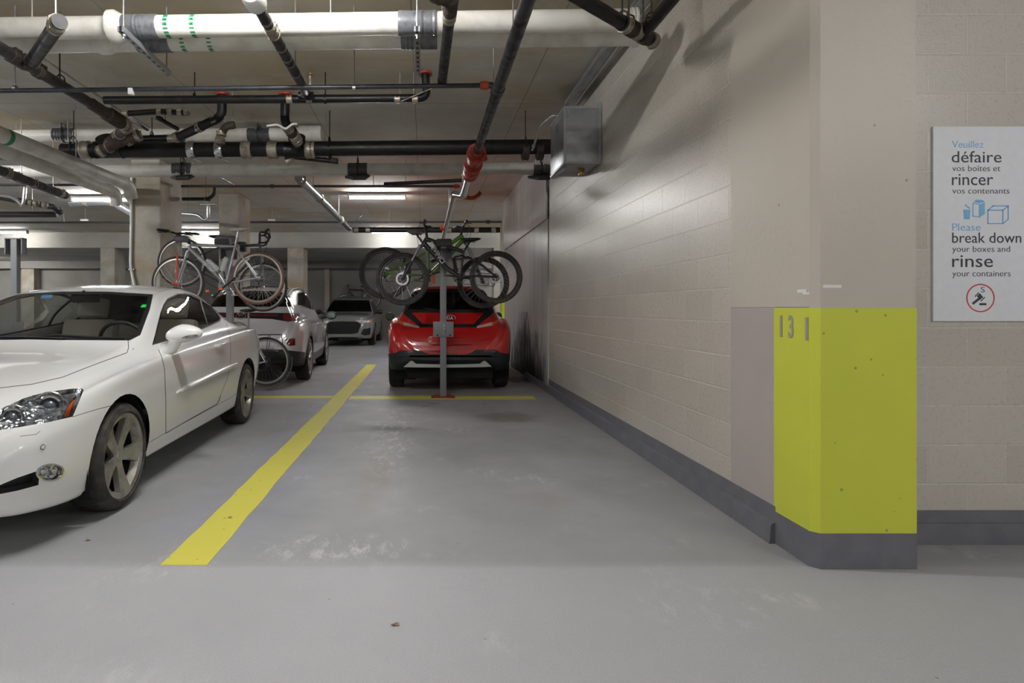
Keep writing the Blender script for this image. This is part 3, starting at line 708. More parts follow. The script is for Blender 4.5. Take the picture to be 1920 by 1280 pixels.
# pale pair running away to the column
for (p0, p1, lab, gx) in (((0, 252), (238, 346), 'pale round pipe with a green tape band running away to the column top', (10, 256)),
                          ((0, 281), (212, 360), 'pale round pipe running away to the column, lower of the pair', None)):
    dzp = 1.66; A0, B0 = pt(p0[0], p0[1], dzp), pt(p1[0], p1[1], dzp); d = (B0-A0).normalized(); A1 = A0-d*.65
    e = pipe_thing('insulated_pipe', lab, [A1, B0], .078, M_GPIPE)
    B1 = B0+d*.03; b = MB(); b.tube(fillet([B0-d*.1, B0+d*.05, B0+d*.12+V(0, 0, -.16)], .1), .082, 16); b.build('elbow', M_GPIPE, e)
    if gx:
        c = pt(gx[0], gx[1], dzp); b = MB(); b.tube([c-d*.03, c+d*.03], .08, 24, caps=False); b.build('green_tape_band', M_GREEN, e)
    rod(e, A0+d*1.2+V(0, 0, .078))
# dark pipes and shiny trap at the frame edge
e = pipe_thing('waste_pipe', 'dark grey pipe sloping down past the pale pair to the bright strip light', [pt(-20, 312, 1.6), pt(122, 366, 1.6)], .055, M_DGREY)
for px, py in ((12, 324), (30, 332), (60, 343), (112, 362)): coupling(e, pt(px, py, 1.6), (pt(122, 366, 1.6)-pt(-20, 312, 1.6)), .055, .1)
rod(e, pt(40, 336, 1.6)); rod(e, pt(100, 358, 1.6))
e = pipe_thing('waste_pipe', 'black pipe stub behind the lower pale pipe at the frame edge', [pd(-20, 286, 7.3), pd(52, 299, 7.4)], .05, M_IRON)
for px in (6, 44): coupling(e, pd(px, 290+px*.15, 7.35), (1, 0, -.1), .05, .09)
e = pipe_thing('waste_pipe', 'dark pipe low at the frame edge with a bright trap hanging on it', [pd(-20, 366, 10.2), pd(100, 388, 10.6), pd(112, 398, 10.8)], .05, M_DGREY)
b = MB(); b.tube(fillet([pd(46, 352, 10.2), pd(44, 380, 10.2), pd(40, 386, 10.2), pd(34, 376, 10.2), pd(20, 368, 10.2), pd(-10, 364, 10.2)], .05), .035, 12); b.build('bright_trap', M_SILVER, e)
for px in (58, 68, 84): coupling(e, pd(px, 380+(px-58)*.15, 10.3), (1, 0, -.2), .05, .06)
coupling(e, pd(112, 396, 10.8), (1, 0, -1), .05, .1)
e = pipe_thing('waste_pipe', 'dark horizontal pipe just over the far bay at the frame edge', [pd(-20, 402, 11.2), pd(108, 402, 11.2)], .055, M_DGREY)
rod(e, pd(60, 398, 11.2))
e = pipe_thing('sprinkler_branch_pipe', 'thin dark pipe passing behind the lower pale pipe to the column', [pd(-20, 347, 9.3), pd(243, 346, 9.3)], .02, M_DGREY)
for px in (112, 170): rod(e, pd(px, 346, 9.3))
# light duct around the bright strip
e = pipe_thing('drain_pipe', 'silver drain pipe in the glow of the bright strip light', [pd(132, 380, 13.4), pd(210, 377, 13.4), pd(246, 398, 13.6)], .09, M_SILVER, bend=.15)
for px in (160, 212): coupling(e, pd(px, 378, 13.4), (1, 0, 0), .09, .1)
for px in (140, 186, 222): rod(e, pd(px, 372, 13.4))
# pipe loop between the columns
e = pipe_thing('waste_pipe', 'dark pipe stepping up to the thin sprinkler pipe between the columns', [pd(342, 373, 10.3), pd(392, 373, 10.3), pd(402, 364, 10.3), pd(403, 350, 10.3)], .03, M_DGREY, bend=.06)
coupling(e, pd(390, 373, 10.3), (1, 0, 0), .03, .08, 'rust'); ring_hanger(e, pd(386, 373, 10.3), (1, 0, 0), .03, M_ROD)
e = pipe_thing('waste_pipe', 'bright pipe with a hooked trap between the columns', [pd(340, 400, 11.5), pd(372, 403, 11.5), pd(382, 413, 11.5), pd(391, 409, 11.5), pd(391, 385, 11.5)], .03, M_SILVER, bend=.08)
b = MB(); b.cbox(pd(391, 384, 11.5), (.28, .12, .02)); b.build('top_plate', M_GALV, e); rod(e, pd(391, 383, 11.5)); rod(e, pd(352, 400, 11.5))
e = pipe_thing('conduit', 'thin bright conduit slanting down past the second column top', [pd(410, 331, 10.8), pd(440, 347, 11.6)], .028, M_SILVER)
rod(e, pd(425, 338, 11.2))
e = pipe_thing('conduit', 'thin bright conduit slanting to the ceiling beyond the second column', [pd(461, 362, 13.4), pd(506, 394, 15.0)], .03, M_SILVER); rod(e, pd(480, 376, 14.1))
# thin bright conduit along the sloping black pipe
e = pipe_thing('conduit', 'thin bright conduit beside the sloping black pipe, ending in a fat bright sleeve', [pt(78, 108, 2.2), pt(276, 241, 2.2)], .012, M_SILVER)
b = MB(); b.tube([pt(240, 217, 2.2), pt(276, 241, 2.2)], .032, 12); b.build('bright_sleeve', M_SILVER, e)
rod(e, pt(180, 176, 2.2)); rod(e, pt(250, 224, 2.2))
# white conduit down the first column
e = pipe_thing('conduit', 'white conduit running down the face of the nearest concrete column', [pd(247, 333, 9.52), pd(246, 440, 9.52), pd(244.5, 500, 9.52), pd(252, 532, 9.5), pd(254, 545, 9.5)], .022, M_WHITE_METAL, bend=.2)
b = MB(); b.cbox(pd(247, 505, 9.53), (.09, .03, .025)); b.build('clip', M_GALV, e)
for px, py, lab in ((250, 470, 'grey junction box low on the nearest concrete column'),):
    pass
# ---- galvanised box on the wall and its conduits
e = empty('galvanised_duct_box', (1.6, 6.4, 2.68), 'galvanised sheet metal box mounted high on the block wall', 'duct box')
x0, x1, y0, y1, z0, z1 = 1.42, XW-.005, 6.14, 6.80, 2.68, 3.24
MB().cbox(((x0+x1)/2, (y0+y1)/2, (z0+z1)/2), (x1-x0, y1-y0, z1-z0), bev=.008).build('box_body', M_GALV, e)
b = MB()
for z in (z0, z1): b.box((x0-.006, y0-.006, z-.012), (x1, y0+.02, z+.012)); b.box((x0-.006, y0, z-.012), (x0+.02, y1, z+.012))
b.box((x0-.008, y0-.008, z0), (x0+.022, y0+.022, z1)); b.box((x1-.03, y0-.012, z0), (x1, y0+.01, z1+.05)); b.build('edge_flange', M_GALV, e)
b = MB(); b.tube([V(x0+.03, y0+.1, z0-.03), V(x0+.0, y0+.55, z0-.035)], .012, 8); b.tube([V(x0+.03, y0+.1, z0-.03), V(x0+.03, y0+.1, z0)], .01, 8); b.build('drop_bar', M_SILVER, e)
MB().cbox((1.66, 6.4, z0-.035), (.06, .05, .07), bev=.01).build('outlet_nub', M_BRASS, e)
e = pipe_thing('conduit', 'thin bright conduit arching from the galvanised box to the longest black pipe', [V(1.45, 6.5, 3.26), V(1.38, 6.5, 3.28), V(1.27, 6.6, 3.2), V(1.24, 6.95, 3.02)], .014, M_SILVER, bend=.06)
coupling(e, V(1.245, 6.9, 3.05), (0, .6, -.3), .014, .05)
e = empty('cable_channel', (1.7, 5.8, CEIL-.03), 'bright metal channel along the slab edge leading to the galvanised box', 'cable channel')
b = MB(); b.box((1.60, 4.3, CEIL-.06), (1.70, 6.9, CEIL-.005)); b.build('channel_body', M_GALV, e)
b = MB(); b.box((1.595, 4.3, CEIL-.066), (1.61, 6.9, CEIL-.05)); b.box((1.69, 4.3, CEIL-.066), (1.705, 6.9, CEIL-.05)); b.build('channel_lip', M_SILVER, e)
# ================================================================ cars
def pchip(tab):
    X = np.array([p[0] for p in tab], float); Y = np.array([p[1] for p in tab], float); h = np.diff(X); d = np.diff(Y)/h
    m = np.zeros_like(X)
    for i in range(1, len(X)-1):
        if d[i-1]*d[i] > 0:
            w1, w2 = 2*h[i]+h[i-1], h[i]+2*h[i-1]; m[i] = (w1+w2)/(w1/d[i-1]+w2/d[i])
    m[0], m[-1] = d[0], d[-1]
    def f(x):
        x = np.clip(x, X[0], X[-1]); i = np.clip(np.searchsorted(X, x)-1, 0, len(h)-1); t = (x-X[i])/h[i]
        return (2*t**3-3*t**2+1)*Y[i]+(t**3-2*t**2+t)*h[i]*m[i]+(-2*t**3+3*t**2)*Y[i+1]+(t**3-t**2)*h[i]*m[i+1]
    return f
def crom(pts, sub):
    P_ = np.array(pts, float); n = len(P_); out = []
    # mirror ends for horizontal tangents at the centre line
    E = np.vstack([P_[1]*[-1, 1], P_, P_[-2]*[-1, 1]])
    for i in range(n-1):
        p0, p1, p2, p3 = E[i], E[i+1], E[i+2], E[i+3]
        t0 = 0; t1 = t0+max(np.linalg.norm(p1-p0), 1e-4)**.5; t2 = t1+max(np.linalg.norm(p2-p1), 1e-4)**.5; t3 = t2+max(np.linalg.norm(p3-p2), 1e-4)**.5
        for k in range(sub):
            t = t1+(t2-t1)*k/sub
            a1 = (t1-t)/(t1-t0)*p0+(t-t0)/(t1-t0)*p1; a2 = (t2-t)/(t2-t1)*p1+(t-t1)/(t2-t1)*p2; a3 = (t3-t)/(t3-t2)*p2+(t-t2)/(t3-t2)*p3
            b1 = (t2-t)/(t2-t0)*a1+(t-t0)/(t2-t0)*a2; b2 = (t3-t)/(t3-t1)*a2+(t-t1)/(t3-t1)*a3
            out.append((t2-t)/(t2-t1)*b1+(t-t1)/(t2-t1)*b2)
    out.append(P_[-1]); return np.array(out)

class Car:
    def __init__(s, name, label, T, L, tabs, sub=7, ns=(22, 60, 22), ends=(.45, .5)):
        s.T = T; s.Ti = T.inverted(); s.L = L; s.cam = s.Ti@Vector((0, 0, H))
        s.root = bpy.data.objects.new(name, None); COL.objects.link(s.root); s.root.matrix_world = T
        s.root.location = T.to_translation(); s.root.rotation_euler = T.to_euler(); tag(s.root, label, 'car')
        f = {k: pchip(v) for k, v in tabs.items()}; s.f = f
        e0, e1 = ends
        ya = e0*(1-np.cos(np.linspace(0, math.pi/2, ns[0])))
        yb = np.linspace(e0, L-e1, ns[1])[1:-1]
        yc = L-e1*(1-np.cos(np.linspace(math.pi/2, 0, ns[2])))
        ys = np.concatenate([ya, yb, yc]); s.bm = bm = bmesh.new(); rows = []
        for y in ys:
            W, zb, zs, xs = f['W'](y), f['zb'](y), f['zs'](y), f['xs'](y); zr, xr, zt = f['zr'](y), f['xr'](y), f['zt'](y)
            zr = min(zr, zt-.004); zs = min(zs, zr-.02); g = f['g'](y) if 'g' in f else .14
            xs = max(min(xs, W*.985), xr+.01) if xr < W*.97 else xs
            xg = xr+(xs-xr)*(1-g); zg = zs+(zr-zs)*.12; hb = zs-zb
            xm = xr+(xg-xr)*.55; zm = zg+(zr-zg)*.52
            tk = f['tuck'](y) if 'tuck' in f else .97
            ctrl = [(0, zb), (W*.62, zb), (W*tk*.97, zb+.015), (W*tk, zb+.07), (W*.995, zb+hb*.40), (W, zb+hb*.66), (W*.992, zb+hb*.84), (xs, zs), (xg, zg), (xm, zm), (xr, zr), (xr*.9, zr+(zt-zr)*.34), (xr*.5, zr+(zt-zr)*.82), (0, zt)]
            rows.append([(p[0], y, p[1]) for p in crom(ctrl, sub)])
        n = len(rows[0]); grid = []
        for r in rows:
            right = [bm.verts.new(p) for p in r]
            left = [right[0]]+[bm.verts.new((-p[0], p[1], p[2])) for p in r[1:-1]]+[right[-1]]
            grid.append((right, left))
        for (ra, la), (rb, lb) in zip(grid[:-1], grid[1:]):
            for k in range(n-1):
                bm.faces.new((ra[k], ra[k+1], rb[k+1], rb[k]))
                bm.faces.new((la[k+1], la[k], lb[k], lb[k+1]))
        for (rr, ll), fl in ((grid[0], 1), (grid[-1], 0)):
            for k in range(n-1):
                q = []
                for v in (rr[k], rr[k+1], ll[k+1], ll[k]):
                    if v not in q: q.append(v)
                if len(q) > 2: bm.faces.new(q if not fl else q[::-1])
        bmesh.ops.recalc_face_normals(bm, faces=bm.faces); bm.normal_update()
        s.lay = bm.faces.layers.int.new('part'); s.parts = {0: None}; s.next = 1; s.children = {}
    # ------------------------------------------------------------- cutting
    def ray(s, px, py):
        return (s.Ti.to_3x3()@Vector(((px-VX)/F, 1, (VY-py)/F))).normalized()
    def _cut(s, planes, cand):
        bm = s.bm
        for co, no in planes:
            if not cand: return []
            geom = set()
            for f in cand:
                geom.add(f); geom.update(f.edges); geom.update(f.verts)
            res = bmesh.ops.bisect_plane(bm, geom=list(geom), dist=1e-6, plane_co=co, plane_no=no)
            cand = [f for f in res['geom'] if isinstance(f, bmesh.types.BMFace) and f.is_valid and (f.calc_center_median()-co).dot(no) < 0]
        return cand
    def mark(s, pid, poly, sides=(1,), view=None, origin_ids=(0,), ok=None):
        """poly in photo pixels (seen from the standing point) or, with view='side'/'front'/'top', in metres"""
        pts = [Vector((p[0], p[1])) for p in poly]; n = len(pts)
        area = sum(pts[i].cross(pts[(i+1) % n]) if False else pts[i].x*pts[(i+1) % n].y-pts[(i+1) % n].x*pts[i].y for i in range(n))
        if area < 0: pts = pts[::-1]
        conv = all((pts[(i+1) % n]-pts[i]).x*(pts[(i+2) % n]-pts[(i+1) % n]).y-(pts[(i+1) % n]-pts[i]).y*(pts[(i+2) % n]-pts[(i+1) % n]).x >= -1e-7 for i in range(n))
        pieces = [pts] if conv else [[pts[i] for i in t] for t in tessellate_polygon([[v.to_3d() for v in pts]])]
        done = []
        for sg in sides:
            for pc in pieces:
                mir = lambda v: Vector((v.x*sg, v.y, v.z))
                if view is None:
                    cam = mir(s.cam); rays = [mir(s.ray(*p)) for p in pc]; c = sum(rays, Vector()); planes = []
                    for i in range(len(rays)):
                        no = rays[i].cross(rays[(i+1) % len(rays)])
                        if no.length < 1e-9: continue
                        no.normalize(); planes.append((cam, -no if no.dot(c) > 0 else no))
                    rc = c.normalized()
                else:
                    ax = {'side': (1, 2), 'front': (0, 2), 'rear': (0, 2), 'top': (0, 1)}[view]
                    cc = sum(pc, Vector((0, 0)))/len(pc); planes = []
                    for i in range(len(pc)):
                        a, b_ = pc[i], pc[(i+1) % len(pc)]; e2 = b_-a
                        if e2.length < 1e-9: continue
                        nn = Vector((e2.y, -e2.x)); nn = -nn if nn.dot(cc-a) > 0 else nn
                        co = [0, 0, 0]; no = [0, 0, 0]
                        k0 = sg if ax[0] == 0 else 1
                        co[ax[0]], co[ax[1]] = a.x*k0, a.y; no[ax[0]], no[ax[1]] = nn.x*k0, nn.y
                        planes.append((Vector(co), Vector(no).normalized()))
                cand = []
                for f in s.bm.faces:
                    if f[s.lay] not in origin_ids: continue
                    c0 = f.calc_center_median(); nr = f.normal
                    if ok is not None and not ok(c0, nr, sg): continue
                    if view is None:
                        if c0.x*sg < -.003 or nr.dot(c0-cam) > 0: continue
                    elif view == 'side':
                        if c0.x*sg <= 0 or nr.x*sg < .02: continue
                    elif view == 'rear':
                        if nr.y < .02: continue
                    elif view == 'front':
                        if nr.y > -.02: continue
                    elif view == 'top':
                        if nr.z < .02: continue
                    inside = True
                    for co, no in planes:
                        if all((v.co-co).dot(no) > 1e-7 for v in f.verts): inside = False; break
                    if inside: cand.append(f)
                got = s._cut(planes, cand)
                for f in got: f[s.lay] = pid
                done += got
        s.bm.normal_update(); return done
    def part(s, name, mat, offset=0.0, parent=None, label=None):
        pid = s.next; s.next += 1; s.parts[pid] = (name, mat, offset, parent, label); return pid
    def seam(s, pid, pts, w, sides=(1,), view=None, **kw):
        for a, b_ in zip(pts[:-1], pts[1:]):
            a, b_ = Vector(a), Vector(b_); d = (b_-a).normalized()*w*.3; nn = Vector((-(b_-a).y, (b_-a).x)).normalized()*w/2
            s.mark(pid, [a-d+nn, b_+d+nn, b_+d-nn, a-d-nn], sides, view, **kw)
    def finish(s, body_mat, body_name='body', seam_pid=None, seam_mat=None):
        bm = s.bm; bm.normal_update(); bm.verts.index_update(); objs = {}; s.side = {}
        groups = {}
        for f in bm.faces: groups.setdefault(f[s.lay], []).append(f)
        for pid in sorted(groups):
            if pid == -1: continue
            fs = groups[pid]
            if pid == seam_pid: continue
            mats = [body_mat]
            if pid == 0:
                name, off, par, lab = body_name, 0, None, None
                if seam_pid in groups: fs = fs+groups[seam_pid]; mats = [body_mat, seam_mat]
            else: name, m, off, par, lab = s.parts[pid]; mats = [m]
            idx, co, nrm = {}, [], []
            for f in fs:
                for v in f.verts:
                    if v.index not in idx: idx[v.index] = len(co); co.append(v.co-v.normal*off); nrm.append(v.normal.copy())
            faces = [[idx[v.index] for v in f.verts] for f in fs]; mi = [1 if f[s.lay] == seam_pid and pid == 0 else 0 for f in fs]
            if off:
                fset = set(f.index for f in fs) if False else None
                own = set(fs)
                for f in fs:
                    for l in f.loops:
                        if sum(1 for g in l.edge.link_faces if g in own) == 1:
                            v1, v2 = l.vert, l.link_loop_next.vert; k = len(co)
                            co += [v1.co.copy(), v2.co.copy()]; nrm += [v1.normal.copy(), v2.normal.copy()]
                            faces.append([idx[v2.index], idx[v1.index], k, k+1]); mi.append(0)
            comps = [list(range(len(faces)))]
            if pid != 0:
                own = {}; root_ = list(range(len(co)))
                def fnd(i):
                    while root_[i] != i: root_[i] = root_[root_[i]]; i = root_[i]
                    return i
                key = {}
                for i, c in enumerate(co):          # offset walls share a place with nothing: join through faces only
                    pass
                for fc in faces:
                    for i in fc[1:]: root_[fnd(i)] = fnd(fc[0])
                grp = {}
                for k, fc in enumerate(faces): grp.setdefault(fnd(fc[0]), []).append(k)
                comps = [c for c in grp.values()]
                big = [c for c in comps if len(c) > 1] or comps
                comps = big
            for cnum, cf in enumerate(comps):
                vid = {}
                for k in cf:
                    for i in faces[k]: vid.setdefault(i, len(vid))
                order = sorted(vid, key=vid.get)
                me = bpy.data.meshes.new(name); me.from_pydata([tuple(co[i]) for i in order], [], [[vid[i] for i in faces[k]] for k in cf])
                for m in mats: me.materials.append(m)
                me.polygons.foreach_set('material_index', [mi[k] for k in cf]); me.polygons.foreach_set('use_smooth', [True]*len(cf))
                me.normals_split_custom_set_from_vertices([tuple(nrm[i]) for i in order])
                o = bpy.data.objects.new(name, me); COL.objects.link(o); o.parent = s.root
                if lab: o['label'] = lab
                cx = sum(co[i].x for i in order)/len(order); sg = 1 if cx > 0 else -1
                objs[pid if cnum == 0 else (pid, cnum)] = o
                s.side.setdefault((pid, sg), o)
        s.bm.free(); s.objs = objs; return objs
    def add(s, mb, name, mat, parent=None, smooth=35):
        o = mb.build(name, mat, None, smooth=smooth); o.parent = parent or s.root; return o
    # ------------------------------------------------------------- wheels
    def arch(s, yc, zc, R, liner=True, lip=None, xin=.48):
        poly = [(yc+R*math.cos(a), max(-.05, zc+R*math.sin(a))) for a in np.linspace(0, 2*math.pi, 36, endpoint=False)]
        for sg in (1, -1):
            s.mark(-1, poly, (sg,), 'side', ok=lambda c, n, g: abs(c.x) > .55)
            # underside of the arch
            for f in list(s.bm.faces):
                c = f.calc_center_median()
                if f.normal.z < -.3 and c.x*sg > .5 and abs(c.y-yc) < R and c.z < .5: f[s.lay] = -1
    def kill(s):
        bmesh.ops.delete(s.bm, geom=[f for f in s.bm.faces if f[s.lay] == -1], context='FACES')
    def liner(s, yc, zc, R, xin, xout, mat):
        for sg in (1, -1):
            b = MB(); n = 28; vs_ = []
            for i in range(n+1):
                a = math.radians(-28+236*i/n)
                for x in (xin, xout(a) if callable(xout) else xout): vs_.append(V(sg*x, yc+R*math.cos(a), zc+R*math.sin(a)))
            fs_ = [(2*i, 2*i+1, 2*i+3, 2*i+2) for i in range(n)]+[tuple(2*i for i in range(n+1))]
            b.add(vs_, fs_); s.add(b, 'wheel_well', mat)
    def wheel(s, sg, yc, r, w, xo, rim_r, spokes, mats, a0=0.0, style='star', steer=0.0):
        tyre_m, rim_m, hub_m, disc_m = mats
        M = Matrix.Translation((sg*(xo-w/2), yc, r))@Matrix.Rotation(steer, 4, 'Z')@Matrix.Diagonal((sg, 1, 1, 1))
        h = w/2; b = MB()
        prof = [(rim_r-.012, -h*.8), (rim_r+.01, -h*.92), (r-.055, -h), (r-.02, -h*.9), (r-.004, -h*.7), (r, -h*.35), (r, h*.35), (r-.004, h*.7), (r-.02, h*.9), (r-.055, h), (rim_r+.012, h*.93), (rim_r-.012, h*.84)]
        b.lathe(prof, M, 56)
        t = s.add(b, 'wheel', tyre_m)
        for gx in (-.45, 0, .45):
            pass
        b = MB(); b.cur = 1; b.lathe([(rim_r-.012, -h*.8), (rim_r-.03, -h*.6), (rim_r-.035, h*.45)], M, 56)  # inner barrel coloured dark to stand for shade behind the spokes
        b.cur = 0; b.lathe([(rim_r-.035, h*.45), (rim_r-.022, h*.84), (rim_r+.004, h*.9), (rim_r+.006, h*.8), (rim_r-.005, h*.7)], M, 56)
        # spokes
        def spoke(a, prof):
            """prof: list of (radius, halfwidth, face depth)"""
            vs_ = []; 
            for (rr, hw, dp) in prof:
                for (dx, dt) in ((h*.86-dp, -hw), (h*.86-dp+.006, 0), (h*.86-dp, hw), (h*.86-dp-.035, hw*1.05), (h*.86-dp-.035, -hw*1.05)):
                    ca, sa = math.cos(a), math.sin(a)
                    vs_.append(M@Vector((dx, rr*ca-dt*sa, rr*sa+dt*ca)))
            m = len(prof); fs_ = [(i*5+k, i*5+(k+1) % 5, (i+1)*5+(k+1) % 5, (i+1)*5+k) for i in range(m-1) for k in range(5)]
            b.add(vs_, fs_+[tuple(range(5)), tuple((m-1)*5+k for k in range(5))])
        R_ = rim_r-.012
        for i in range(spokes):
            a = a0+2*math.pi*i/spokes
            if style == 'star': spoke(a, [(.02, .03, .03), (.07, .034, .028), (R_*.55, .038, .022), (R_*.8, .05, .012), (R_, .064, .004)])
            elif style == 'twin':
                for da in (-.16, .16): spoke(a+da, [(.04, .014, .02), (R_*.5, .014, .012), (R_, .022, .004)])
            else: spoke(a, [(.03, .02, .03), (R_*.6, .016, .02), (R_, .02, .004)])
        rim = s.add(b, 'rim', [rim_m, M_WELL], t)
        b = MB(); b.lathe([(0.001, h*.86-.022), (.028, h*.86-.022), (.034, h*.86-.03), (.036, h*.86-.06)], M, 24)
        for i in range(5):
            a = a0+2*math.pi*(i+.5)/5; c = M@Vector((h*.86-.03, .055*math.cos(a), .055*math.sin(a))); c2 = M@Vector((h*.86-.052, .055*math.cos(a), .055*math.sin(a)))
            b.cyl(c2, c, .010, 8)
        s.add(b, 'hub_cap', hub_m, t)
        b = MB(); b.lathe([(.05, -h*.2), (rim_r*.72, -h*.2), (rim_r*.72, -h*.1), (.05, -h*.1)], M, 32); s.add(b, 'brake_disc', disc_m, t)
        return t

M_TYRE = dirty('tyre rubber', (40, 39, 37), (84, 80, 70), .72, amount=.25, nscale=14, bump=.3)
M_RIM = dirty('silver alloy rim', (166, 164, 157), (120, 116, 104), .34, .6, amount=.5, nscale=10)
M_RIMD = simple('dark alloy rim', (110, 110, 112), .35, .6)
M_RIM2 = simple('machined alloy rim', (168, 168, 168), .3, .6)
M_DISC = simple('brake disc iron', (30, 29, 28), .6, .3)
M_BLACK = simple('black plastic trim', (20, 21, 23), .5)
M_WELL = simple('dark wheel well', (10, 10, 10), .9)
M_GLASS = glass('tinted car glass', (.92, .95, .94), .7)
M_GLASSD = glass('dark privacy glass', (.10, .115, .12), 1.0)
M_CLEAR = glass('clear lamp cover', (.92, .94, .95), .9)
M_CHROME = simple('lamp chrome', (196, 198, 202), .12, 1.0, nscale=18, var=.2)
def mat_bowl():
    k = N('lamp bowl'); co = k.co(); f = k.noise(38, co, 3, .7)
    k.col(k.mix(k.mapr(f, .42, .6), srgb((112, 116, 120)), srgb((214, 216, 220)))); k.rough(.16); k.b.inputs['Metallic'].default_value = .75
    vo = k.n('ShaderNodeTexVoronoi'); vo.inputs['Scale'].default_value = 55; k.link(co, vo.inputs['Vector']); k.bump(vo.outputs['Distance'], .6, .006); return k.m
M_LAMPIN = mat_bowl()
M_AMBER = simple('amber reflector', (214, 98, 44), .2, coat=.6)
M_REDL = simple('red tail lens', (112, 20, 28), .15, coat=.6)
M_SEAM = simple('panel gap', (52, 51, 50), .8)
M_PEARL = simple('pearl white paint', (226, 227, 226), .26, 0, 1.0, .015, 200)
M_LENS = simple('lamp lens glass', (128, 134, 142), .06, .3, 1.0)
M_CREAM = simple('cream leather', (196, 190, 178), .55)
M_DASH = simple('dark dashboard', (46, 47, 48), .6)

# ---------------------------------------------------------------- white convertible coupe
th = math.radians(-1.3)
T = Matrix.Translation((-2.665, 2.80, 0))@Matrix.Rotation(-th, 4, 'Z')
tabs = dict(
 W=[(0,.60),(.04,.68),(.1,.745),(.2,.80),(.35,.845),(.55,.872),(.84,.887),(1.3,.885),(2.3,.888),(3.3,.893),(3.57,.895),(3.95,.885),(4.2,.855),(4.4,.79),(4.55,.70),(4.63,.55)],
 zb=[(0,.25),(.05,.21),(.2,.185),(.45,.17),(.6,.18),(1.2,.19),(3.0,.2),(4.1,.24),(4.4,.3),(4.63,.42)],
 zt=[(0,.56),(.03,.62),(.08,.68),(.16,.73),(.3,.785),(.8,.875),(1.1,.92),(1.24,.955),(1.6,1.145),(2.0,1.325),(2.2,1.38),(2.55,1.412),(2.9,1.395),(3.2,1.33),(3.7,1.13),(3.85,1.085),(4.3,1.075),(4.48,1.05),(4.55,.98),(4.6,.84),(4.63,.72)],
 zr=[(0,.54),(.03,.60),(.08,.655),(.16,.70),(.3,.75),(.8,.85),(1.2,.925),(1.38,.985),(1.6,1.09),(2.0,1.285),(2.2,1.33),(2.55,1.365),(2.9,1.345),(3.2,1.27),(3.6,1.10),(3.8,1.05),(4.3,1.04),(4.48,1.01),(4.55,.95),(4.6,.81),(4.63,.70)],
 xr=[(0,.40),(.1,.50),(.3,.58),(.8,.64),(1.2,.68),(1.38,.70),(1.7,.655),(2.0,.60),(2.2,.575),(2.55,.56),(2.9,.56),(3.2,.58),(3.6,.63),(3.8,.66),(4.3,.63),(4.5,.56),(4.63,.42)],
 zs=[(0,.49),(.03,.54),(.08,.585),(.16,.63),(.3,.685),(.55,.75),(.84,.80),(1.3,.845),(1.8,.875),(2.6,.915),(3.3,.955),(3.7,.975),(4.2,.97),(4.45,.92),(4.55,.85),(4.6,.74),(4.63,.64)],
 xs=[(0,.55),(.04,.63),(.1,.69),(.2,.75),(.35,.80),(.55,.835),(.84,.86),(1.3,.86),(2.3,.858),(3.3,.865),(3.6,.865),(4.0,.845),(4.2,.80),(4.4,.73),(4.55,.64),(4.63,.5)],
 g=[(0,.3),(1.0,.3),(1.4,.30),(1.7,.30),(3.2,.30),(3.6,.3),(4.63,.3)],
 tuck=[(0,.94),(.3,.965),(1.2,.965),(3.2,.965),(4.63,.93)])
car = Car('convertible_coupe', 'white two-door convertible coupe parked beside the yellow line, nearest of the cars', T, 4.63, tabs, sub=8, ns=(26, 64, 24), ends=(.5, .5))
YF, YR, WR = .84, 3.57, .318
sm = car.part('panel_gap', M_SEAM)
# glass
frame = car.part('window_frame', M_BLACK, .003); wsf = car.part('windscreen_border', M_BLACK, .002)
okw = lambda c, n, g: n.z > .25 and c.z > .9 and c.y < 2.3
ws = [(-200, 560), (20, 549.5), (117, 546), (200, 546.5), (287, 551.5), (281, 580), (263, 628), (243, 638), (120, 637.5), (0, 635), (-200, 635)]
car.mark(wsf, ws, (1, -1), ok=okw)
wg = car.part('windscreen', M_GLASS, .006)
wsi = [(-200, 568), (20, 555), (117, 551), (200, 551), (277, 555.5), (271, 582), (254, 626), (240, 632), (120, 632.5), (0, 630), (-200, 630)]
car.mark(wg, wsi, (1, -1), origin_ids=(wsf,))
okd = lambda c, n, g: c.x*g > .5 and n.x*g > .2 and c.y > 1.3
side = [(285, 647), (291, 625), (300, 588), (306, 571), (314, 559), (332, 550.5), (347, 549.5), (359, 551.5), (377, 559.5), (398, 573), (410, 587), (415.5, 595.5), (413, 602), (398, 609), (379, 617), (340, 632)]
car.mark(frame, side, (1, -1), ok=okd)
sg_ = car.part('door_window', M_GLASS, .006); qg = car.part('quarter_window', M_GLASS, .006)
door_g = [(288.5, 643), (294, 624), (302.5, 588), (308, 572), (315.5, 561), (332, 553), (347, 552), (358, 554), (374, 561), (381, 585), (389, 609.5), (378, 614), (340, 628.5)]
car.mark(sg_, door_g, (1, -1), origin_ids=(frame,), ok=okd)
car.mark(qg, [(377.5, 562.5), (396, 575), (408, 588.5), (412.5, 596), (410.5, 600), (397, 606), (391.5, 608)], (1, -1), origin_ids=(frame,), ok=okd)
# rear window (top view)
rw = car.part('rear_window', M_GLASSD, .005)
car.mark(rw, [(-.5, 3.08), (.5, 3.08), (.54, 3.6), (-.54, 3.6)], (1,), 'top', ok=lambda c, n, g: c.z > 1.0)
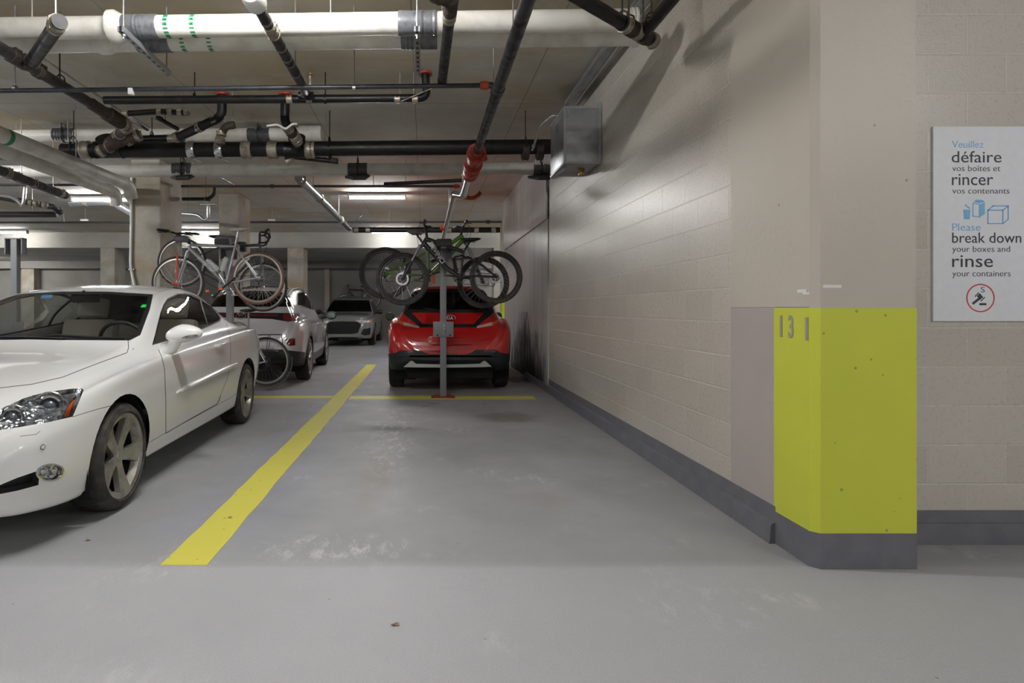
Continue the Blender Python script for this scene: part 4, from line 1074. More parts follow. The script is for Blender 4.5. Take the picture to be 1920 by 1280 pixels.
# headlamp: bowl set inside, amber strip, clear cover added after
hl = car.part('headlamp_bowl', M_LAMPIN, .03)
head = [(-70, 812), (-60, 792), (0, 771), (22, 757), (44, 746.5), (65, 740), (87.5, 735), (131, 728.6), (153, 727.6), (157, 731), (150, 748), (141, 770), (136, 781), (87.5, 792), (40, 800), (0, 806)]
okh = lambda c, n, g: c.y < 1.0 and c.z < .9
car.mark(hl, head, (1, -1), ok=okh)
am = car.part('amber_reflector', M_AMBER, .014)
car.mark(am, [(143, 740), (134, 777.5), (120, 781.5), (129, 757)], (1, -1), origin_ids=(hl,), ok=okh)
cover_faces = [f for f in car.bm.faces if f[car.lay] in (hl, am)]
def cover(name, faces, mat, off=0.0):
    b = MB(); idx = {}; vs_ = []; fs_ = []
    for f in faces:
        r = []
        for v in f.verts:
            if v not in idx: idx[v] = len(vs_); vs_.append(v.co-v.normal*off)
            r.append(idx[v])
        fs_.append(r)
    b.add(vs_, fs_); return b
cover_sides = {g: cover('headlamp_cover', [f for f in cover_faces if f.calc_center_median().x*g > 0], M_CLEAR) for g in (1, -1)}
# lower intake and fog lamp
it = car.part('lower_intake', M_BLACK, .05)
car.mark(it, [(-160, 925), (-40, 918), (0, 909), (31, 896), (66, 884), (74, 890), (72, 909), (33, 919.5), (0, 926), (-160, 940)], (1, -1), ok=lambda c, n, g: c.y < .7 and c.z < .55)
fg = car.part('fog_lamp', M_LAMPIN, .012); fgr = car.part('fog_lamp_ring', M_CHROME, -.003)
ell = lambda cx, cy, rx, ry, n=22, t=0: [(cx+rx*math.cos(a)*math.cos(t)-ry*math.sin(a)*math.sin(t), cy+rx*math.cos(a)*math.sin(t)+ry*math.sin(a)*math.cos(t)) for a in np.linspace(0, 2*math.pi, n, endpoint=False)]
okf = lambda c, n, g: c.y < .8 and c.z < .6
car.mark(fgr, ell(94, 885.5, 27, 16.5, t=-.12), (1, -1), ok=okf, origin_ids=(0, it)); car.mark(fg, ell(94.5, 885.5, 24, 14, t=-.12), (1, -1), origin_ids=(fgr,), ok=okf)
gl_ = car.part('front_grille', M_BLACK, .03); gs = car.part('grille_surround', M_CHROME, -.002)
okg = lambda c, n, g: c.y < .4
car.mark(gs, [(-.42, .575), (.42, .575), (.30, .395), (-.30, .395)], (1,), 'front', ok=okg)
car.mark(gl_, [(-.395, .562), (.395, .562), (.285, .408), (-.285, .408)], (1,), 'front', origin_ids=(gs,), ok=okg)
# wheel arches
car.arch(YF, WR+.005, .362); car.arch(YR, WR+.005, .362); car.kill()
# seams
okc = lambda c, n, g: True
car.seam(sm, [(136, 781.5), (153, 775.8), (186, 766), (222, 757)], 1.1, ok=okf if False else okc)
car.seam(sm, [(240, 638), (241, 652), (238, 661), (219, 668), (170, 686), (117, 707), (60, 720), (0, 727), (-60, 735)], 1.3, ok=lambda c, n, g: n.z > .3 or c.z > .7)
car.seam(sm, [(297, 655), (303, 668), (308.5, 692), (311, 750), (311, 812)], 1.2)
car.seam(sm, [(311, 812), (345, 792), (380, 772), (406, 758), (411, 750), (413, 742)], 1.4)
car.seam(sm, [(413, 742), (425, 712), (431, 690), (433, 660), (431, 630), (425, 607)], .6)
car.seam(sm, [(38, 817.5), (68, 814), (75, 808)], .9)
car.seam(sm, [(1.05, .31), (1.7, .325), (2.3, .335), (3.0, .345), (3.2, .36)], .004, (1, -1), 'side')
tl = car.part('tail_lamp', M_REDL, .004)
car.mark(tl, [(.45, .82), (.84, .86), (.82, .95), (.55, .95)], (1, -1), 'rear')
objs = car.finish(M_PEARL, seam_pid=sm, seam_mat=M_SEAM)
for g in (1, -1): car.add(cover_sides[g], 'headlamp_cover', M_CLEAR, car.side[(hl, g)])
# headlamp internals placed just behind the cover
def on_body(px, py, depth, car=car, parts=(0,)):
    """point on the car's skin seen at a photo position, pushed inward along the view"""
    dg = bpy.context.evaluated_depsgraph_get(); best = None; o = car.cam; d = car.ray(px, py)
    from mathutils.bvhtree import BVHTree
    for ob in car.objs.values():
        if not hasattr(ob, '_b'):
            pass
        t = BVHCACHE.get(ob.name)
        if t is None:
            t = BVHTree.FromPolygons([v.co for v in ob.data.vertices], [list(p.vertices) for p in ob.data.polygons]); BVHCACHE[ob.name] = t
        h = t.ray_cast(o, d)
        if h[0] is not None and (best is None or h[3] < best[0]): best = (h[3], h[0], h[1])
    if best is None: return o+d*4, -d
    n = best[2]; n = -n if n.dot(d) > 0 else n
    return best[1]+d*depth, n
BVHCACHE = {}
def both(fn):
    """build something on one side and its mirror image on the other"""
    fn(1); fn(-1)
def mirM(p, g): return Vector((p.x*g, p.y, p.z))
for g in (1, -1):
    for (px, py, rr, nm) in ((92, 762, .056, 'projector_lamp'), (22, 783, .046, 'high_beam_lamp')):
        p, n = on_body(px, py, -.012); ax = Vector((.45, -1, .12)).normalized(); p = p+Vector((0, .0, 0))
        p, ax = mirM(p, g), mirM(ax, g); q = ax.to_track_quat('X', 'Z').to_matrix().to_4x4(); M = Matrix.Translation(p)@q
        b = MB(); b.lathe([(rr*.6, -.034), (rr*1.05, -.03), (rr*1.12, -.016), (rr*1.02, -.004), (rr*.82, -.004), (rr*.72, -.016), (rr*.6, -.02)], M, 32); b.ring(M@V(-.01, 0, 0), (M.to_3x3()@V(1, 0, 0)), rr*1.32, rr*.09, 36, 8); o = car.add(b, nm, M_CHROME, car.side[(hl, g)])
        b = MB(); b.lathe([(.001, .004), (rr*.3, .0), (rr*.5, -.008), (rr*.64, -.02)], M, 24); o2 = car.add(b, 'lamp_lens', M_LENS, car.side[(hl, g)])
# mirrors
for g in (1, -1):
    c = Vector((.895+.05, 1.585, 1.015)); 
    bm = bmesh.new(); bmesh.ops.create_uvsphere(bm, u_segments=28, v_segments=16, radius=1)
    for v in bm.verts:
        x, y, z = v.co
        sx = .135*(1+.12*x); sz = .076*(1+.25*x if x < 0 else 1-.15*x); zoff = .012*x
        v.co = Vector((c.x+x*sx, c.y+(y*.075 if y < 0 else y*.03), c.z+(z if z > 0 else z*1.0)*sz*(1-.18*max(0, -z)) + zoff))
    for v in bm.verts: v.co.x *= g
    b = MB(); b.bm(bm); m = car.add(b, 'wing_mirror', M_PEARL)
    b = MB(); b.tube([mirM(Vector((.80, 1.62, .90)), g), mirM(Vector((.865, 1.61, .925)), g), mirM(Vector((.90, 1.59, .975)), g), mirM(Vector((.92, 1.59, 1.0)), g)], [.05, .048, .044, .04], 14); car.add(b, 'mirror_stalk', M_PEARL, m)
    b = MB()
    pts = [mirM(Vector((c.x+.02+.11*t, c.y-.066+.05*t*t*t, c.z-.022+.018*t)), g) for t in (0, .3, .6, .85, 1.0)]
    b.tube(pts, [.004, .011, .013, .012, .004], 8); car.add(b, 'mirror_indicator', M_CHROME, m)
    b = MB(); b.lathe([(.001, 0), (1, 0), (1, .1)], Matrix.Translation(mirM(Vector((c.x, c.y+.028, c.z+.0)), g))@Matrix.Diagonal((.118, .006, .05, 1))@Matrix.Rotation(math.pi/2, 4, 'Z'), 24); car.add(b, 'mirror_glass', M_CHROME, m)
    # handle
    p, n = on_body(409, 647, 0); p = mirM(p, g)
    b = MB(); b.tube([p+mirM(Vector((.0, -.11, -.004)), g), p+mirM(Vector((.028, -.085, 0)), g), p+mirM(Vector((.034, 0, .004)), g), p+mirM(Vector((.028, .085, .008)), g), p+mirM(Vector((.0, .11, .01)), g)], [.012, .016, .017, .016, .012], 12); car.add(b, 'door_handle', M_PEARL)
    # side moulding
    pts = []
    for t in np.linspace(0, 1, 9):
        p, n = on_body(331+(443-331)*t, 735.5+(681.5-735.5)*t, 0); pts.append(mirM(p+Vector((.004, 0, 0)), g))
    b = MB(); b.tube(pts, [.008]+[.021]*7+[.008], 12); o = car.add(b, 'door_moulding', M_PEARL)
for (px, py) in ((80, 838),):
    for g in (1, -1):
        p, n = on_body(px, py, 0); p, n = mirM(p, g), mirM(n, g); M = Matrix.Translation(p+n*.001)@n.to_track_quat('X', 'Z').to_matrix().to_4x4()
        b = MB(); b.lathe([(.001, .003), (.009, .003), (.011, -.004)], M, 18); o = car.add(b, 'parking_sensor', M_PEARL)
        b = MB(); b.lathe([(.0115, .0), (.0115, .002), (.0135, .001)], M, 18); car.add(b, 'sensor_ring', M_SEAM, o)
for i, (px, py) in enumerate(((84, 881), (100, 892), (104, 880))):
    for g in (1, -1):
        p, n = on_body(px, py, 0); p, n = mirM(p, g), mirM(n, g); M = Matrix.Translation(p)@n.to_track_quat('X', 'Z').to_matrix().to_4x4()
        b = MB(); b.lathe([(.001, .006), (.016, .004), (.022, 0)], M, 16); car.add(b, 'fog_reflector', M_CHROME, car.side[(fg, g)])
# wheels
for yc in (YF, YR):
    car.liner(yc, WR+.005, .372, .5, .852, M_WELL)
    for g in (1, -1): car.wheel(g, yc, WR, .235, .888, .248, 5, (M_TYRE, M_RIM, M_RIM, M_DISC), math.radians(64 if g > 0 else 30))
# underbody, cabin
b = MB(); b.box((-.62, .35, .20), (.62, 4.2, .26)); car.add(b, 'underbody', M_WELL)
b = MB(); b.box((-.74, 1.55, .34), (.74, 3.4, .40)); car.add(b, 'cabin_floor', M_DASH)
b = MB(); b.prism([(1.28, .78), (1.28, .93), (1.55, .955), (1.75, .93), (1.85, .82), (1.85, .5), (1.3, .5)], 1.46, Matrix.Translation((-.73, 0, 0))@Matrix(((0, 1, 0, 0), (1, 0, 0, 0), (0, 0, 1, 0), (0, 0, 0, 1)))); car.add(b, 'dashboard', M_DASH)
def seat_mb(x, y, zc=0):
    b = MB()
    b.cbox((x, y, .52), (.5, .52, .16), bev=.05)
    M = Matrix.Translation((x, y+.27, .55))@Matrix.Rotation(math.radians(-20), 4, 'X')
    b.cbox((0, 0, .28), (.48, .14, .6), M, bev=.05); return b, M
for x in (.37, -.37):
    b, M = seat_mb(x, 2.42); st = car.add(b, 'front_seat', M_CREAM)
    b = MB(); b.cbox((0, -.02, .69), (.27, .1, .19), M, bev=.04); car.add(b, 'headrest', M_CREAM, st)
    b = MB(); [b.cyl(M@V(dx, 0, .55), M@V(dx, 0, .64), .007, 8) for dx in (-.06, .06)]; car.add(b, 'headrest_posts', M_CHROME, st)
b = MB(); b.cbox((0, 3.12, .52), (1.2, .45, .16), bev=.05); b.cbox((0, 3.38, .8), (1.2, .14, .5), bev=.05); car.add(b, 'rear_bench', M_CREAM)
sw = Vector((.37, 1.93, .93)); ax = Vector((0, .9, .42)).normalized()
b = MB(); b.ring(sw, ax, .185, .015, 36, 10); swo = car.add(b, 'steering_wheel', M_DASH)
b = MB(); b.cbox((0, 0, 0), (.14, .04, .1), Matrix.Translation(sw)@ax.to_track_quat('Y', 'Z').to_matrix().to_4x4(), bev=.01)
for a in (0, math.pi, 1.5*math.pi): b.tube([sw, sw+Vector((math.cos(a)*.18, -.42*math.sin(a)*.18, .9*math.sin(a)*.18))], .014, 8)
b.tube([sw, sw-ax*.25], .03, 10); car.add(b, 'wheel_hub', M_DASH, swo)
b = MB(); b.cbox((0, 2.06, 1.285), (.22, .03, .07), bev=.012); b.cyl((0, 2.06, 1.3), (0, 2.03, 1.345), .01, 8); car.add(b, 'rear_view_mirror', M_DASH)
# wipers, stickers
for pts in ([(120, 634), (60, 632), (0, 631.5), (-40, 632)], [(232, 634), (170, 632), (110, 628.5), (60, 630)]):
    q = [on_body(px, py, -.015)[0] for px, py in pts]
    b = MB(); b.tube(q, .008, 8); car.add(b, 'wiper', M_BLACK)
M_BLUE = simple('blue sticker', (70, 130, 178), .5); M_GRN = simple('green sticker', (30, 190, 80), .5)
for (x0, y0, x1, y1, m, nm) in ((76, 553, 96, 558.5, M_BLUE, 'blue_sticker'), (263, 570.5, 273, 576, M_GRN, 'green_sticker')):
    q = [on_body(px, py, -.004)[0] for px, py in ((x0, y1), (x1, y1), (x1+2, y0), (x0+4, y0))]
    b = MB(); b.add(q+[p+Vector((0, .002, 0)) for p in q], [(0, 1, 2, 3), (7, 6, 5, 4), (0, 4, 5, 1), (1, 5, 6, 2), (2, 6, 7, 3), (3, 7, 4, 0)]); car.add(b, nm, m, objs[wg])
# antenna fin on roof
b = MB(); b.cbox((.36, 3.02, 1.395), (.03, .16, .03), bev=.01); car.add(b, 'roof_antenna', M_DASH)
LEX = car
M_MIRD = simple('dark mirror glass', (70, 86, 80), .08, .9)
# ---------------------------------------------------------------- shared SUV pieces
def flip(x, y_end, L, rot):      # car whose tail faces the standing point: local y=0 is its nose
    return Matrix.Translation((x, y_end, 0))@Matrix.Rotation(rot, 4, 'Z')@Matrix.Translation((0, L, 0))@Matrix.Rotation(math.pi, 4, 'Z')
def skinpts(car, pts, depth=0):
    out = []
    for px, py in pts:
        for k in range(24):
            q = on_body(px, py+k*.5, depth, car)[0]
            if (q-car.cam).length > 4.02 or car is LEX: break
        out.append(q)
    return out
def simple_mirror(car, x, y, z, mat, capmat, w=.21, h=.15):
    for g in (1, -1):
        bm = bmesh.new(); bmesh.ops.create_uvsphere(bm, u_segments=22, v_segments=12, radius=1)
        for v in bm.verts:
            q = v.co.copy(); v.co = Vector((g*(x+w/2+q.x*w/2*(1-.0)), y+q.y*(.07 if q.y < 0 else .03), z+q.z*h/2*(1+.1*q.x)))
        b = MB(); b.bm(bm); m = car.add(b, 'wing_mirror', mat)
        b = MB(); b.tube([V(g*(x-.08), y+.03, z-.06), V(g*(x+.05), y, z-.03)], .025, 8); car.add(b, 'mirror_stalk', M_BLACK, m)
        b = MB(); b.lathe([(.001, 0), (1, 0), (1, .1)], Matrix.Translation((g*(x+w/2), y+.031, z))@Matrix.Diagonal((w*.42, .006, h*.4, 1))@Matrix.Rotation(math.pi/2, 4, 'Z'), 20); car.add(b, 'mirror_glass', M_MIRD, m)
def cabin(car, y0, y1, seats, z0=.45, cream=M_DASH):
    b = MB(); b.box((-.72, y0, z0-.08), (.72, y1, z0)); car.add(b, 'cabin_floor', M_DASH)
    for (x, y) in seats:
        b = MB(); b.cbox((x, y, z0+.2), (.5, .5, .16), bev=.05); M = Matrix.Translation((x, y+.26, z0+.22))@Matrix.Rotation(math.radians(-16), 4, 'X'); b.cbox((0, 0, .3), (.48, .13, .62), M, bev=.05)
        st = car.add(b, 'seat', cream); b = MB(); b.cbox((0, 0, .73), (.26, .1, .18), M, bev=.04); car.add(b, 'headrest', cream, st)
def wheels4(car, yf, yr, r, w, xo, rim_r, spokes, mats, style, Rl, arch_mat=None):
    for yc in (yf, yr):
        car.liner(yc, r+.005, Rl, .5, xo-.02, M_WELL)
        for g in (1, -1): car.wheel(g, yc, r, w, xo, rim_r, spokes, mats, .3, style)
def arch_trim(car, yf, yr, zc, R, mat, w=.05):
    pid = car.part('arch_trim', mat, -.004)
    for yc in (yf, yr):
        A = np.linspace(-.35, math.pi+.35, 26)
        for a, b_ in zip(A[:-1], A[1:]):
            q = [(yc+r*math.cos(t), zc+r*math.sin(t)) for r, t in ((R-.01, a), (R+w, a), (R+w, b_), (R-.01, b_))]
            car.mark(pid, q, (1, -1), 'side', ok=lambda c, n, g: abs(c.x) > .5)
    return pid
sp = lambda t: [tuple(x) for x in t]

# ---------------------------------------------------------------- red hatchback, seen from behind
M_REDP = simple('bright red paint', (186, 22, 24), .22, 0, 1.0, .02, 200)
L = 4.2
T = flip(.375, 8.62, L, 0)
k = 1.028
tabs = dict(
 W=[(0,.6),(.06,.74),(.2,.84),(.45,.89),(.8,.90),(3.4,.90*k),(3.7,.895*k),(3.9,.875*k),(4.03,.845*k),(4.1,.80*k),(4.16,.72*k),(4.2,.58*k)],
 zb=[(0,.3),(.1,.24),(.5,.22),(3.5,.26),(3.9,.30),(4.08,.36),(4.16,.42),(4.2,.47)],
 zt=[(0,.75),(.05,.86),(.15,.93),(.9,1.03),(1.15,1.07),(1.75,1.50),(2.1,1.585),(2.6,1.60),(3.3,1.575),(3.66,1.55),(3.74,1.515),(3.78,1.44),(3.96,1.08),(4.02,.99),(4.1,.90),(4.16,.78),(4.19,.68),(4.2,.62)],
 zr=[(0,.72),(.05,.83),(.15,.9),(.9,.99),(1.2,1.06),(1.75,1.42),(2.1,1.50),(2.6,1.52),(3.3,1.49),(3.66,1.465),(3.74,1.43),(3.78,1.36),(3.96,1.04),(4.02,.955),(4.1,.87),(4.16,.755),(4.19,.66),(4.2,.60)],
 xr=[(0,.5),(.2,.62),(1.2,.72),(1.75,.62),(2.1,.58),(2.6,.575),(3.3,.565),(3.66,.545),(3.78,.56),(3.96,.66),(4.02,.69),(4.1,.69),(4.16,.62),(4.2,.5)],
 zs=[(0,.66),(.05,.76),(.15,.82),(.9,.92),(1.4,.98),(3.4,1.04),(3.74,1.04),(3.9,1.0),(3.98,.96),(4.05,.88),(4.12,.79),(4.17,.68),(4.2,.58)],
 xs=[(0,.55),(.2,.80),(.45,.85),(.8,.86),(3.4,.865),(3.74,.86),(3.9,.845),(4.03,.82),(4.1,.77),(4.16,.69),(4.2,.54)],
 g=[(0,.35),(4.2,.35)], tuck=[(0,.95),(4.2,.97)])
car = Car('hatchback', 'bright red hatchback seen from behind, parked beyond the bike post against the wall', T, L, tabs, sub=7, ns=(18, 46, 34), ends=(.5, .7))
rear = lambda c, n, g: c.y > 3.4
mx = lambda poly: [(2*840-x, y) for x, y in poly]
blk = car.part('tailgate_surround', M_BLACK, .002)
# black glass area and the band sweeping between the lamps
car.mark(blk, [(770, 545), (779, 543), (840, 541.5), (901, 543), (910, 545), (919, 562), (925, 585), (755, 585), (761, 562)], (1,), None, ok=rear) if False else None
def rmark(pid, poly, origin=(0,), ok=rear):   # whole width seen from behind
    car.mark(pid, poly, (1,), None, origin, ok); 
def full(pid, poly, origin=(0,), ok=rear):
    """mark both halves of the tail with one outline"""
    pts = poly; car_mark_all(car, pid, pts, origin, ok)
def car_mark_all(car, pid, poly, origin, ok):
    pts = [Vector(p) for p in poly]; n = len(pts); area = sum(pts[i].x*pts[(i+1) % n].y-pts[(i+1) % n].x*pts[i].y for i in range(n))
    if area < 0: pts = pts[::-1]
    conv = all((pts[(i+1) % n]-pts[i]).x*(pts[(i+2) % n]-pts[(i+1) % n]).y-(pts[(i+1) % n]-pts[i]).y*(pts[(i+2) % n]-pts[(i+1) % n]).x >= -1e-7 for i in range(n))
    pieces = [pts] if conv else [[pts[i] for i in t] for t in tessellate_polygon([[v.to_3d() for v in pts]])]
    for pc in pieces:
        cam = car.cam; rays = [car.ray(*p) for p in pc]; c = sum(rays, Vector()); planes = []
        for i in range(len(rays)):
            no = rays[i].cross(rays[(i+1) % len(rays)])
            if no.length < 1e-9: continue
            no.normalize(); planes.append((cam, -no if no.dot(c) > 0 else no))
        cand = [f for f in car.bm.faces if f[car.lay] in origin and f.normal.dot(f.calc_center_median()-cam) < 0 and (ok is None or ok(f.calc_center_median(), f.normal, 1))
                and not any(all((v.co-co).dot(no) > 1e-7 for v in f.verts) for co, no in planes)]
        for f in car._cut(planes, cand): f[car.lay] = pid
    car.bm.normal_update()
glassp = car.part('rear_window', M_GLASSD, .006)
full(blk, [(772, 545), (782, 542.5), (840, 541.5), (898, 542.5), (908, 545), (918, 563), (927, 584), (926, 586), (754, 586), (753, 584), (762, 563)])
full(glassp, [(781, 549), (840, 547), (899, 549), (907, 563), (915, 580), (765, 580), (773, 563)], (blk,))
# red tailgate panel edge band
for P_ in ([(754, 586), (772, 586), (792, 607), (788, 613.5)], [(788, 613.5), (792, 607), (888, 607), (892, 613.5)], [(926, 586), (908, 586), (888, 607), (892, 613.5)]):
    full(blk, P_)
lamp = car.part('tail_lamp', simple('pale tail lens', (206, 176, 166), .15, coat=.6), .003); lred = car.part('tail_lamp', M_AMBER, .003)
for P_, pid in (([(741, 597), (757, 603.5), (757, 610), (747, 605)], lred), ([(757, 603.5), (787, 611.5), (785, 615), (757, 610)], lamp)):
    full(pid, P_); full(pid, mx(P_))
# bumper cladding: everything below the red bumper edge
clad = car.part('bumper_cladding', simple('dark bumper cladding', (26, 32, 38), .5), .0)
full(clad, [(715, 662), (729, 663), (742, 661), (750, 657), (776, 655), (790, 658), (806, 664), (874, 664), (884, 661), (892, 655), (930, 655), (938, 661), (953, 663), (965, 662), (965, 760), (715, 760)], (0,), lambda c, n, g: c.y > 3.75)
refl = car.part('bumper_reflector', M_REDL, .002)
for P_ in ([(746, 660), (752, 657.5), (774, 655.5), (772, 660)],): full(refl, P_, (clad, 0)); full(refl, mx(P_), (clad, 0))
# lamp-plate recess and badge
plate = car.part('plate_recess', M_REDP, .035)
full(plate, [(809, 645), (886, 644), (886, 655), (880, 660), (818, 660)], (0,))
car.arch(.78, .325, .365); car.arch(3.42, .325, .375); car.kill()
sm = car.part('panel_gap', M_SEAM)
for S_ in ([(758, 612), (762, 630), (780, 640), (900, 640), (918, 630), (922, 612)],): car_ok = None; [car_mark_all(car, sm, [Vector(a)+Vector((0, .5)), Vector(b_)+Vector((0, .5)), Vector(b_)-Vector((0, .5)), Vector(a)-Vector((0, .5))], (0,), rear) for a, b_ in zip(S_[:-1], S_[1:])]
objs = car.finish(M_REDP, seam_pid=sm, seam_mat=M_SEAM)
# spoiler lip, wiper, silver skid bar, badge, handle
b = MB(); q = skinpts(car, [(782, 541), (800, 539.5), (840, 539), (880, 539.5), (898, 541)]); b.tube([p+V(0, .02, .0) for p in q], [.012, .02, .022, .02, .012], 10); car.add(b, 'roof_spoiler', M_REDP)
b = MB(); q = skinpts(car, [(835, 584), (815, 580), (793, 577)], -.02); b.tube(q, .008, 8); car.add(b, 'rear_wiper', M_BLACK)
M_SKID = simple('silver skid plate', (176, 178, 180), .35, .4)
Dsk = 8.60
def wpt(px, py, D): return car.Ti@P(px, py, D)
b = MB(); ol = [(757, 688), (770, 676.5), (774, 677), (780, 682), (840, 683.5), (900, 682), (906, 677), (910, 676.5), (922, 687), (905, 688), (840, 689), (775, 688.5)]
f_ = [wpt(x, y, Dsk) for x, y in ol]; bk = [p+V(0, -.09, 0) for p in f_]; n = len(f_); b.add(f_+bk, [tuple(range(n)), tuple(range(2*n-1, n-1, -1))]+[(i, (i+1) % n, (i+1) % n+n, i+n) for i in range(n)]); car.add(b, 'skid_plate', M_SKID)
b = MB(); c = car.Ti@P(840, 700, 8.75); b.box((-.62, 3.75, .20), (.62, 4.06, .42)); car.add(b, 'rear_valance', M_WELL)
M_BADGE = simple('chrome badge', (210, 212, 214), .15, .9)
p, n_ = on_body(840, 596, 0, car); z = p.z; y = p.y
b = MB(); b.ring((0, y+.008, z), (0, 1, 0), .085, .0045, 36, 6, sy=.5)
Mt = Matrix.Translation((.062, y+.012, z-.026))@Matrix.Rotation(math.pi, 4, 'Z')
text_mb(b, 'KIA', .075, Mt, .002, .001, .95); car.add(b, 'oval_badge', M_BADGE, smooth=0)
for dx in (-.085,):
    pass
p, n_ = on_body(840, 645, 0, car); b = MB(); b.tube([V(-.3, p.y+.012, p.z+.0), V(0, p.y+.02, p.z), V(.3, p.y+.012, p.z)], [.006, .012, .006], 8); car.add(b, 'plate_garnish', M_REDP)
b = MB()
p, n_ = on_body(800, 658, 0, car); p2, n_ = on_body(858, 663, 0, car); b.tube([p+V(0, .004, 0), p2+V(0, .004, 0)], [.01, .004], 8); car.add(b, 'chrome_strip', M_CHROME)
simple_mirror(car, .93, 1.35, 1.06, M_BLACK, M_BLACK, .17, .16)
wheels4(car, .78, 3.42, .32, .225, .908, .22, 5, (M_TYRE, M_RIMD, M_RIMD, M_DISC), 'star', .375)
b = MB(); b.box((-.66, .3, .24), (.66, 3.9, .3)); car.add(b, 'underbody', M_WELL)
cabin(car, 1.2, 3.5, ((.36, 1.95), (-.36, 1.95)), .5); 
b = MB(); b.cbox((0, 2.9, .8), (1.2, .5, .16), bev=.05); b.cbox((0, 3.15, 1.02), (1.2, .13, .45), bev=.05); [b.cbox((x, 3.2, 1.3), (.24, .1, .14), bev=.03) for x in (-.4, 0, .4)]; car.add(b, 'rear_bench', M_DASH)
KIA = car

# ---------------------------------------------------------------- silver crossover, tail toward the yellow line
M_SILV = simple('silver white paint', (206, 206, 208), .25, .1, 1.0, .02, 200)
L = 4.58
T = flip(-2.80, 9.33, L, math.radians(3.4))
tabs = dict(
 W=[(0,.62),(.06,.74),(.2,.84),(.45,.90),(.84,.925),(2.5,.92),(3.6,.93),(3.9,.925),(4.2,.90),(4.38,.86),(4.48,.80),(4.55,.70),(4.58,.55)],
 zb=[(0,.3),(.1,.24),(.5,.22),(3.9,.25),(4.3,.32),(4.45,.38),(4.55,.45),(4.58,.52)],
 zt=[(0,.72),(.05,.82),(.15,.90),(.9,1.02),(1.15,1.08),(1.85,1.52),(2.2,1.61),(2.6,1.635),(3.2,1.60),(3.75,1.52),(3.95,1.47),(4.02,1.42),(4.3,1.16),(4.38,1.08),(4.44,1.02),(4.5,.9),(4.55,.75),(4.58,.64)],
 zr=[(0,.69),(.05,.79),(.15,.87),(.9,.98),(1.2,1.06),(1.85,1.44),(2.2,1.535),(2.6,1.555),(3.2,1.52),(3.75,1.43),(3.95,1.385),(4.02,1.34),(4.3,1.12),(4.38,1.045),(4.44,.985),(4.5,.87),(4.55,.73),(4.58,.62)],
 xr=[(0,.5),(.2,.62),(1.2,.74),(1.85,.64),(2.2,.60),(2.6,.59),(3.2,.57),(3.75,.56),(4.02,.58),(4.3,.68),(4.44,.70),(4.5,.66),(4.58,.46)],
 zs=[(0,.62),(.05,.71),(.15,.78),(.9,.90),(1.4,.96),(2.6,.995),(3.6,1.02),(4.0,1.02),(4.25,1.0),(4.38,.95),(4.46,.88),(4.53,.74),(4.58,.58)],
 xs=[(0,.55),(.2,.80),(.45,.86),(.84,.885),(3.6,.89),(4.0,.88),(4.2,.86),(4.38,.82),(4.48,.76),(4.55,.66),(4.58,.5)],
 g=[(0,.3),(3.4,.3),(4.2,.35),(4.58,.35)], tuck=[(0,.95),(4.58,.97)])
car = Car('crossover', 'silver crossover seen from its tail between the white convertible and the yellow line', T, L, tabs, sub=7, ns=(20, 54, 30), ends=(.5, .6))
# local +x is the car's side toward smaller photo x; the visible flank is -x, so mark with the camera on that side
def vmark(pid, poly, origin=(0,), ok=None): car_mark_all(car, pid, poly, origin, ok)
flank = lambda c, n, g: c.x < -.3 and n.x < -.15
blk = car.part('window_frame', M_BLACK, .003); gl = car.part('side_window', M_GLASSD, .006); rg = car.part('rear_window', M_GLASSD, .005); tb = car.part('tail_lamp_band', M_BLACK, .002); tr = car.part('tail_lamp', M_REDL, .002)
vmark(blk, [(557, 549), (564, 546.5), (574, 545), (583, 548), (594, 557), (606, 570.5), (617.5, 588), (607, 586.5), (592, 582), (572, 576.5), (557.5, 572.5)], ok=flank)
vmark(gl, [(558.5, 550.5), (565, 548), (573, 547), (579, 549), (584, 580), (572, 574.5), (558.8, 570.8)], (blk,), flank)
vmark(gl, [(581, 549.5), (594, 559.5), (604, 572), (613, 585.5), (605, 584), (592, 580.2), (586.5, 578.7)], (blk,), flank)
tail = lambda c, n, g: c.y > 3.7 and n.y > .1
vmark(rg, [(395, 548), (470, 545), (530, 545.5), (543, 549), (546, 575), (395, 575)], ok=tail)
vmark(tb, [(395, 585.5), (470, 586), (540, 586.5), (566, 586), (563, 600), (540, 603), (510, 598), (395, 594)], ok=lambda c, n, g: c.y > 3.7)
vmark(tr, [(530, 589), (563, 588.5), (560, 600), (541, 602), (531, 599)], (tb,)); vmark(tr, [(395, 588), (520, 589), (520, 592.5), (395, 591)], (tb,))
clad = car.part('bumper_cladding', simple('dark grey cladding', (44, 44, 46), .55), .0)
vmark(clad, [(395, 652), (530, 655), (545, 657), (572, 660), (572, 760), (395, 760)], ok=lambda c, n, g: c.y > 3.3)
rf = car.part('bumper_reflector', M_REDL, -.002)
vmark(rf, [(536, 637), (542, 634.5), (553, 634), (553.5, 647), (544, 648.5), (538, 646)], ok=lambda c, n, g: c.y > 3.7)
sill = car.part('sill_cladding', simple('grey sill cladding', (84, 84, 84), .5), .0)
for g in (1, -1): car.mark(sill, [(1.1, .1), (3.45, .1), (3.45, .44), (2.6, .40), (1.6, .42), (1.1, .5)], (g,), 'side')
yf, yr, r = .86, 3.63, .36
at_ = arch_trim(car, yf, yr, r, .40, M_BLACK, .055)
car.arch(yf, r, .40); car.arch(yr, r, .40); car.kill()
sm = car.part('panel_gap', M_SEAM)
car.seam(sm, [(2.55, .45), (2.55, .98)], .005, (1, -1), 'side'); car.seam(sm, [(1.55, .45), (1.45, .9)], .005, (1, -1), 'side'); car.seam(sm, [(3.3, .75), (3.45, 1.0)], .005, (1, -1), 'side')
